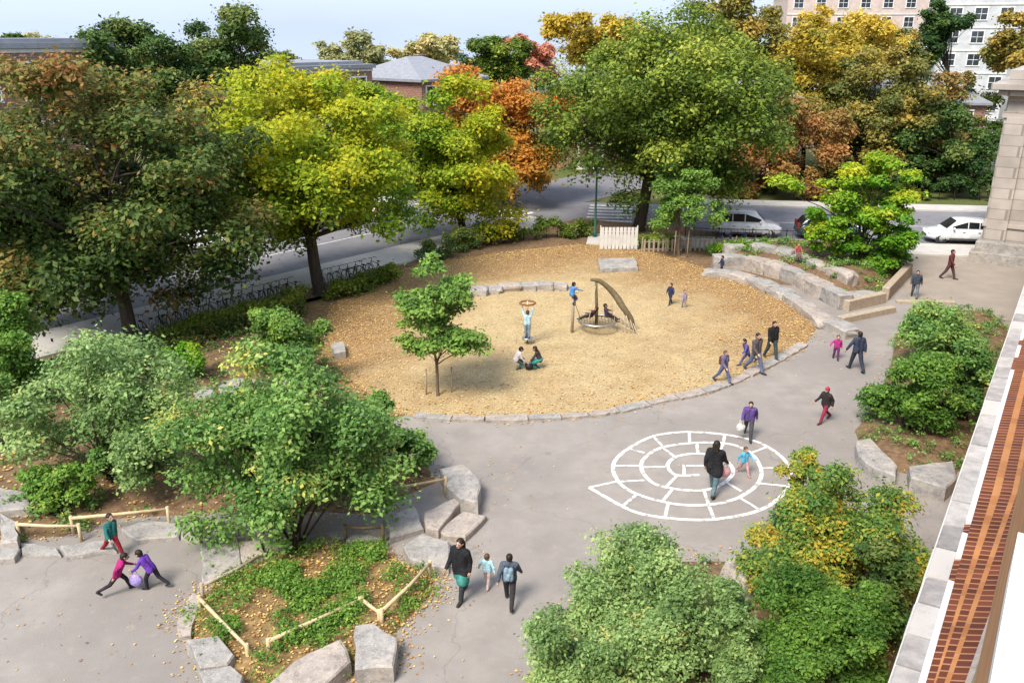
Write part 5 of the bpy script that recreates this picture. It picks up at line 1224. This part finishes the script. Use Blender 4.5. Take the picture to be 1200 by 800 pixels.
# ================================================================== PEOPLE
def capsule(bm, a, b, ra, rb, seg=12):
    a, b = Vector(a), Vector(b)
    if (b - a).length > 1e-4: tube(bm, [a, b], [ra, rb], seg)
    ball(bm, a, ra, seg, 8); ball(bm, b, rb, seg, 8)
def remesh(o, vx, it=2):
    m = o.modifiers.new('Remesh', 'REMESH'); m.mode = 'VOXEL'; m.voxel_size = vx; m.use_smooth_shade = True
    s = o.modifiers.new('Smooth', 'SMOOTH'); s.iterations = it; s.factor = .5
    return o
eyem = mat('eye', (.02, .015, .012), 30, .2, 2)
PEOPLE = []
def person(label, pos, face, h, jacket, trousers, shoes=(.03, .03, .03), hair='hair', skin='skin', lean=0.0, twist=0.0, legs=((18, 5), (-18, 12)), arms=((-20, 20, 8), (20, 20, 8)),
           child=None, longhair=False, hat=None, coat=0.0, skirt=None, z=None, sit=False, group=None, head_tilt=0.0, roll=0.0, socks=None):
    """face: heading in degrees, 0 = away from the camera, 90 = to the left; legs: (swing, knee bend) left, right; arms: (swing, elbow, abduction)"""
    if child is None: child = h < 1.35
    k = h / 1.72; hs = (1.0 if not child else 1.0 + .33 * min(1, (1.45 - h) / .5 + .2))
    Lt, Ls_ = .43, .42
    def legj(s, sw, kn):
        a = R(sw); b = a - R(kn); hp = Vector((s * .09, 0, 0)); q = Vector((s * .012, 0, 0))
        kne = hp + Vector((s * .01, math.sin(a), -math.cos(a))) * Lt; ank = kne + Vector((0, math.sin(b), -math.cos(b))) * Ls_
        fdir = Vector((s * .12, math.cos(b * .6), math.sin(b * .6) - .12)).normalized()
        return hp, kne, ank, fdir
    LJ = [legj(-1, *legs[0]), legj(1, *legs[1])]
    low = min(j[2].z for j in LJ) - .075
    off = Vector((0, 0, -low))
    LJ = [(a + off, b + off, c + off, d) for a, b, c, d in LJ]; hip = off.copy()
    la = R(lean); up = Vector((math.sin(R(roll)), math.sin(la), math.cos(la))).normalized(); rt = Vector((1, 0, 0)); fw = rt.cross(up) * -1
    fw = up.cross(rt)
    fw = Vector((0, math.cos(la), -math.sin(la)))
    sc_ = hip + up * .50; nk = hip + up * .56; hd = hip + up * (.60 + .10 * hs) + fw * .02
    tw = R(twist); rs = (rt * math.cos(tw) + fw * math.sin(tw))
    AJ = []
    for s, (sw, eb, ab) in ((-1, arms[0]), (1, arms[1])):
        sh = sc_ + rs * s * .175 - up * .02
        a = R(sw); dn = (-up * math.cos(a) + fw * math.sin(a)); dn = (dn * math.cos(R(ab)) + rs * s * math.sin(R(ab))).normalized()
        el = sh + dn * .28; a2 = R(sw + eb); d2 = (-up * math.cos(a2) + fw * math.sin(a2)); d2 = (d2 * math.cos(R(ab * .5)) + rs * s * math.sin(R(ab * .5))).normalized()
        wr = el + d2 * .25; AJ.append((sh, el, wr, d2, s))
    t = thing('person', label, 'person', pos, R(face), group)
    if z is not None: t.location.z = z
    t.scale = (k * 1.14, k * 1.14, k)
    def torso(bm, e):
        for s in (-1, 1):
            capsule(bm, hip + rt * s * .075 + up * .02, hip + rs * s * .07 + up * .24, .1 + e, .095 + e)
            capsule(bm, hip + rs * s * .07 + up * .24, sc_ + rs * s * .105 - up * .06, .095 + e, .095 + e)
        capsule(bm, sc_ - rs * .15 - up * .015, sc_ + rs * .15 - up * .015, .062 + e, .062 + e)
    # body: one continuous skin surface
    bm = bmesh.new(); torso(bm, 0)
    capsule(bm, sc_, hd - up * .06, .055, .05)
    rot = Matrix.Rotation(-la * .4 + R(head_tilt), 4, 'X')
    ball(bm, hd, 1, 14, 10, (.076 * hs, .094 * hs, .114 * hs), rot)
    H = lambda x, y, zz: hd + (rot @ Vector((x * hs, y * hs, zz * hs)))
    capsule(bm, H(0, .03, -.075), H(0, .055, -.085), .045 * hs, .035 * hs)      # jaw
    capsule(bm, H(0, .09, .0), H(0, .112, -.03), .013 * hs, .017 * hs, 8)      # nose
    capsule(bm, H(-.018, .088, -.062), H(.018, .088, -.062), .011 * hs, .011 * hs, 8)  # lips
    for s in (-1, 1): ball(bm, H(s * .078, -.005, -.01), .028 * hs, 8, 6, (.5, .8, 1.15))
    for (hp, kn, an, fd) in LJ:
        capsule(bm, hp, kn, .085, .058); capsule(bm, kn, an, .056, .038); capsule(bm, an - Vector((0, 0, .035)), an + fd * .13 - Vector((0, 0, .04)), .036, .03)
    for (sh, el, wr, d2, s) in AJ:
        capsule(bm, sh, el, .052, .042); capsule(bm, el, wr, .041, .028)
        side = d2.cross(rs if abs(d2.dot(rs)) < .9 else up).normalized(); pn = side.cross(d2).normalized()
        capsule(bm, wr, wr + d2 * .075, .03, .036, 8)
        for q, (ln, sp) in enumerate(((.07, -.03), (.08, -.01), (.075, .01), (.058, .03))):
            r0 = wr + d2 * .085 + side * sp; m1 = r0 + d2 * ln * .55 - pn * s * .006; capsule(bm, r0, m1, .0105, .0095, 6); capsule(bm, m1, m1 + d2 * ln * .4 - pn * s * .022, .0095, .008, 6)
        th = wr + d2 * .03 - side * .03; capsule(bm, th, th - side * .03 + d2 * .035, .012, .011, 6); capsule(bm, th - side * .03 + d2 * .035, th - side * .032 + d2 * .065, .011, .009, 6)
    remesh(obj('body', bm, M[skin], t), .0115, 1)
    for s in (-1, 1):
        bm = bmesh.new(); ball(bm, H(s * .032, .083, .008), .0135 * hs, 8, 6, (1.2, .7, .8)); obj('eye', bm, eyem, t)
    # clothes
    bm = bmesh.new(); torso(bm, .022)
    for s in (-1, 1): capsule(bm, hip + rt * s * .085 - up * .02, hip + rs * s * .08 + up * .1, .115, .12)
    for (sh, el, wr, d2, s) in AJ: capsule(bm, sh, el, .072, .06); capsule(bm, el, wr - d2 * .01, .058, .046)
    capsule(bm, sc_ + up * .01, nk + up * .02, .07, .07)
    if coat:
        for j in LJ: capsule(bm, j[0] + Vector((0, 0, .02)), j[0].lerp(j[1], coat), .13, .14)
        capsule(bm, LJ[0][0].lerp(LJ[0][1], coat * .9), LJ[1][0].lerp(LJ[1][1], coat * .9), .12, .12)
    remesh(obj('jacket', bm, cloth(jacket), t), .017, 3)
    bm = bmesh.new()
    for (hp, kn, an, fd) in LJ: capsule(bm, hp + Vector((0, 0, .03)), kn, .1, .074); capsule(bm, kn, an + (kn - an) * .06, .072, .056)
    capsule(bm, LJ[0][0], LJ[1][0], .1, .1)
    remesh(obj('trousers', bm, cloth(trousers), t), .017, 3)
    if skirt:
        bm = bmesh.new()
        for j in LJ: capsule(bm, j[0] + Vector((0, 0, .04)), j[0].lerp(j[1], .75), .12, .15)
        capsule(bm, LJ[0][0].lerp(LJ[0][1], .7), LJ[1][0].lerp(LJ[1][1], .7), .14, .14)
        remesh(obj('skirt', bm, cloth(skirt), t), .02, 3)
    for (hp, kn, an, fd) in LJ:
        bm = bmesh.new(); capsule(bm, an + Vector((0, 0, -.03)), an + fd * .15 - Vector((0, 0, .042)), .05, .04); capsule(bm, an - fd * .03 - Vector((0, 0, .035)), an + Vector((0, 0, .01)), .042, .048)
        remesh(obj('shoe', bm, cloth(shoes), t), .014, 2)
    bm = bmesh.new()
    if hat:
        ball(bm, H(0, -.004, .035), 1, 14, 10, (.092 * hs, .108 * hs, .1 * hs), rot); ball(bm, H(0, -.01, .145), .028 * hs)
        torus_z = H(0, 0, .03)
        remesh(obj('hat', bm, cloth(hat), t), .014, 2); bm = bmesh.new(); ball(bm, H(0, -.035, -.03), 1, 12, 8, (.084 * hs, .075 * hs, .08 * hs), rot)
    else:
        ball(bm, H(0, -.018, .028), 1, 14, 10, (.088 * hs, .1 * hs, .102 * hs), rot); ball(bm, H(0, -.04, -.025), 1, 12, 8, (.084 * hs, .075 * hs, .085 * hs), rot)
    if longhair:
        for s in (-1, 0, 1): capsule(bm, H(s * .05, -.06, 0), H(s * .055, -.085, -.2), .05 * hs, .035 * hs)
    remesh(obj('hair', bm, M[hair], t), .014, 2)
    t['_k'] = k
    PEOPLE.append(t); AJw = [j[2] for j in AJ]
    del t['_k']
    return t, k, (hip, up, fw, sc_, rs, AJw)
def world_of(t, k, v): return Vector(t.location) + Matrix.Rotation(t.rotation_euler.z, 3, 'Z') @ (Vector(v) * k)
def backpack(label, info, c, group=None):
    t, k, (hip, up, fw, sc_, rs, aw) = info; o0 = world_of(t, k, hip + up * .12 - fw * .2)
    b = thing('backpack', label, 'backpack', o0, t.rotation_euler.z); b.scale = (k, k, k)
    bm = bmesh.new(); d = up * .3
    for s in (-1, 1): capsule(bm, Vector((s * .07, 0, 0)), Vector((s * .065, 0, 0)) + d, .085, .08)
    capsule(bm, Vector((0, 0, .04)) - fw * .07, Vector((0, 0, .04)) - fw * .07 + up * .1, .065, .06)
    remesh(obj('bag', bm, cloth(c), b), .016, 3)
    for s in (-1, 1):
        bm = bmesh.new(); tube(bm, cr([Vector((s * .1, 0, .02)), rs * s * .13 + up * .3 + fw * .02, rs * s * .12 + up * .38 + fw * .18, rs * s * .13 + up * .2 + fw * .36, Vector((s * .12, 0, 0)) + fw * .2], 4), .018, 6); obj('strap', bm, cloth((.04, .04, .045)), b)
def bag(label, at_, c, s=.13):
    b = thing('bag', label, 'bag', at_); bm = bmesh.new()
    ball(bm, (0, 0, -.28), s, 12, 8, (1.15, .6, 1.15)); obj('pouch', bm, cloth(c), b)
    bm = bmesh.new(); tube(bm, cr([(-.08, 0, -.18), (-.04, 0, -.03), (0, 0, .0), (.04, 0, -.03), (.08, 0, -.18)], 3), .01, 5); obj('strap', bm, cloth(c), b)

BLK = (.012, .012, .015); TEAL = (.04, .2, .17)
G = lambda px, py: (lambda p: Vector((p.x, p.y, .03 if inside((p.x, p.y), chip_poly) else 0)))(P(px, py))
FG = 'people in the foreground group'
i1 = person('adult in a black coat and black hair walking past the stepped slabs, teal skirt showing', G(541, 700), 150, 1.68, BLK, (.03, .035, .04), hair='hair', coat=.35, skirt=TEAL, legs=((14, 4), (-16, 12)), arms=((-10, 25, 8), (15, 25, 8)), longhair=True)
i2 = person('small child in pale blue between the adult in black and the child with backpack', G(571, 687), -15, .92, (.42, .66, .74), (.55, .42, .4), (.5, .3, .3), hair='brownhair', legs=((16, 5), (-14, 12)), arms=((10, 10, 30), (-15, 10, 25)))
i3 = person('older child with grey blue backpack walking away beside the small child in pale blue', G(597, 707), -6, 1.42, (.07, .09, .12), (.035, .03, .035), legs=((20, 4), (-22, 18)), arms=((-22, 12, 14), (24, 16, 14)))
backpack('grey blue backpack on the older child in the foreground', i3, (.2, .29, .36))
i4 = person('adult in a long black coat crossing the painted snail', G(835, 577), -28, 1.76, BLK, (.09, .15, .17), hair='hair', coat=.45, legs=((22, 4), (-20, 14)), arms=((-15, 30, 10), (18, 30, 10)), longhair=True)
bag('pink bag held by the adult in the long black coat', world_of(i4[0], i4[1], i4[2][5][1]) + Vector((.0, 0, -.04)), (.6, .32, .36), .15)
person('small child in bright blue top and pink trousers on the painted snail', G(871, 556), 200, .95, (.1, .4, .6), (.5, .28, .27), (.4, .2, .2), hair='brownhair', legs=((24, 5), (-20, 25)), arms=((30, 20, 25), (-25, 20, 20)))
i5 = person('person in a purple jacket walking above the painted snail', G(876, 513), 165, 1.42, (.1, .06, .22), (.05, .05, .06), legs=((24, 6), (-24, 22)), arms=((-25, 30, 12), (25, 35, 12)), lean=6)
bag('white bag carried by the person in the purple jacket', world_of(i5[0], i5[1], i5[2][5][1]) + Vector((-.05, 0, 0)), (.65, .65, .63), .14)
person('child in black top, red hat and dark red trousers on the right of the yard', G(965, 494), 120, 1.36, (.025, .02, .022), (.22, .02, .045), (.1, .02, .03), hat=(.4, .03, .06), legs=((24, 5), (-22, 24)), arms=((-25, 35, 12), (25, 35, 12)))
person('child in magenta jacket holding hands with the adult in dark blue', G(979, 421), 170, 1.05, (.4, .03, .2), (.12, .03, .1), hair='brownhair', legs=((14, 5), (-12, 12)), arms=((-10, 15, 15), (30, 15, 45)))
person('adult in dark blue beside the child in magenta, walking away', G(1002, 434), 10, 1.7, (.035, .045, .08), (.03, .035, .06), legs=((18, 4), (-20, 14)), arms=((10, 12, 28), (-16, 14, 10)))
i6 = person('person in blue jeans with dark red backpack at the rim of the wood chips', G(847, 449), -140, 1.38, (.13, .12, .2), (.1, .13, .26), hair='brownhair', legs=((22, 5), (-22, 18)), arms=((-20, 25, 10), (20, 25, 10)))
backpack('dark red backpack on the person in blue jeans', i6, (.16, .035, .04))
person('adult in grey brown jacket at the rim of the wood chips, beside the running child', G(884, 436), -150, 1.72, (.085, .07, .075), (.12, .14, .24), legs=((22, 5), (-20, 16)), arms=((-30, 30, 18), (25, 30, 12)))
person('child in purple blue running at the side of the adult in the grey brown jacket', G(874, 428), 100, 1.2, (.09, .08, .26), (.1, .1, .2), lean=16, legs=((34, 10), (-34, 30)), arms=((40, 30, 25), (-40, 30, 25)))
person('adult in black at the right rim of the wood chips, rightmost of the walking group', G(903, 421), -160, 1.68, BLK, (.04, .06, .06), legs=((16, 4), (-14, 12)), arms=((-12, 20, 10), (12, 20, 10)))
person('child in dark navy standing on the wood chips beside the child in grey lilac', G(785, 358), 130, 1.12, (.02, .03, .09), (.03, .035, .06), legs=((16, 5), (-16, 12)), arms=((20, 20, 35), (-15, 20, 30)))
person('small child in grey lilac standing on the wood chips', G(801, 362), 190, .92, (.3, .26, .34), (.3, .27, .33), hair='brownhair', legs=((6, 3), (-8, 8)))
SITL = ((88, 95), (84, 90))
person('child in white shirt crouching on the wood chips, left of the child in teal', G(604, 434), -75, 1.2, (.68, .6, .6), (.05, .12, .12), hair='hair', lean=24, legs=((70, 95), (55, 100)), arms=((45, 20, 10), (40, 20, 10)))
person('child with long dark hair and teal skirt crouching on the wood chips', G(633, 434), 80, 1.24, (.05, .04, .045), (.03, .16, .16), skirt=(.04, .3, .28), lean=22, legs=((70, 95), (58, 100)), arms=((45, 20, 10), (40, 20, 10)), longhair=True)
b = thing('bucket', 'small dark toy bucket on the wood chips between the two crouching children', 'bucket', G(620, 434)); bm = bmesh.new(); tube(bm, [(0, 0, 0), (0, 0, .26), (0, 0, .27), (0, 0, .08)], [.13, .19, .16, .1], 14); obj('pail', bm, M['black'], b)
bm = bmesh.new(); tube(bm, cr([(-.18, 0, .26), (-.12, -.12, .33), (.12, -.12, .33), (.18, 0, .26)], 3), .012, 5); obj('handle', bm, M['steel'], b)
q = bS + pl
person('child in blue jacket perched on the left post of the climbing frame', (q.x - .05, q.y - .02, 0), -60, 1.15, (.07, .22, .5), (.06, .06, .07), z=1.42, lean=10, legs=((60, 80), (48, 85)), arms=((70, 20, 20), (75, 10, 20)))
person('child in dark clothes lying back in the rope nest, left', bS + Vector((-.3, -.1, 0)), 60, 1.1, (.06, .025, .025), (.03, .03, .035), z=.5, lean=-32, legs=((75, 20), (80, 30)), arms=((30, 30, 25), (30, 30, 25)))
person('child in a dark purple top sitting in the rope nest, right', bS + Vector((.42, -.15, 0)), -90, 1.1, (.05, .03, .06), (.04, .035, .04), z=.5, lean=-8, legs=((85, 40), (78, 45)), arms=((35, 30, 25), (30, 30, 25)))
person('child in pale blue jacket standing on the spinner pole with arms raised', (bH.x, bH.y - .04, 0), 0, 1.22, (.42, .6, .66), (.16, .24, .3), z=.355, hair='brownhair', legs=((4, 3), (-4, 6)), arms=((160, 8, 14), (160, 8, 14)))
person('person in dark grey blue walking by the timber beams on the tan path', G(1071, 349), 160, 1.5, (.045, .055, .075), (.12, .14, .17), legs=((20, 5), (-18, 14)), arms=((-18, 20, 14), (18, 20, 14)))
person('adult in dark red brown on the tan path near the white hatchback', G(1111, 327), -130, 1.72, (.12, .03, .035), (.09, .045, .045), legs=((20, 5), (-18, 14)), arms=((-18, 20, 12), (18, 20, 12)))
person('small child in dark blue at the left end of the stone terrace', G(845, 322), 90, 1.05, (.02, .03, .08), (.02, .025, .05), legs=((12, 5), (-10, 10)))
person('child in a red jacket sitting on the upper stones of the terrace', (P(931, 322).x, P(931, 322).y - .1, 0), 175, 1.15, (.38, .08, .08), (.2, .1, .1), z=.95, hair='brownhair', lean=6, legs=((80, 80), (84, 85)), arms=((35, 30, 10), (35, 30, 10)))
person('child in dark green teal jacket and red trousers bending over at the left bed', G(134, 651), -118, 1.2, (.015, .13, .12), (.3, .015, .025), (.05, .02, .02), lean=-12, legs=((28, 8), (-30, 14)), arms=((-20, 20, 15), (25, 20, 15)), roll=-14)
person('child in magenta jacket running on the lower left paving', G(141, 694), -62, 1.12, (.36, .015, .14), (.03, .02, .03), lean=24, legs=((34, 20), (-38, 30)), arms=((50, 30, 15), (-35, 40, 15)))
i7 = person('child in purple jacket stooping beside the running child in magenta', G(181, 689), 80, 1.12, (.13, .04, .36), (.025, .02, .03), lean=30, legs=((26, 25), (-22, 30)), arms=((55, 20, 12), (35, 20, 12)))
bag('lilac bag hanging from the stooping child in purple', world_of(i7[0], i7[1], i7[2][5][0]) + Vector((0, 0, .02)), (.36, .28, .6), .15)
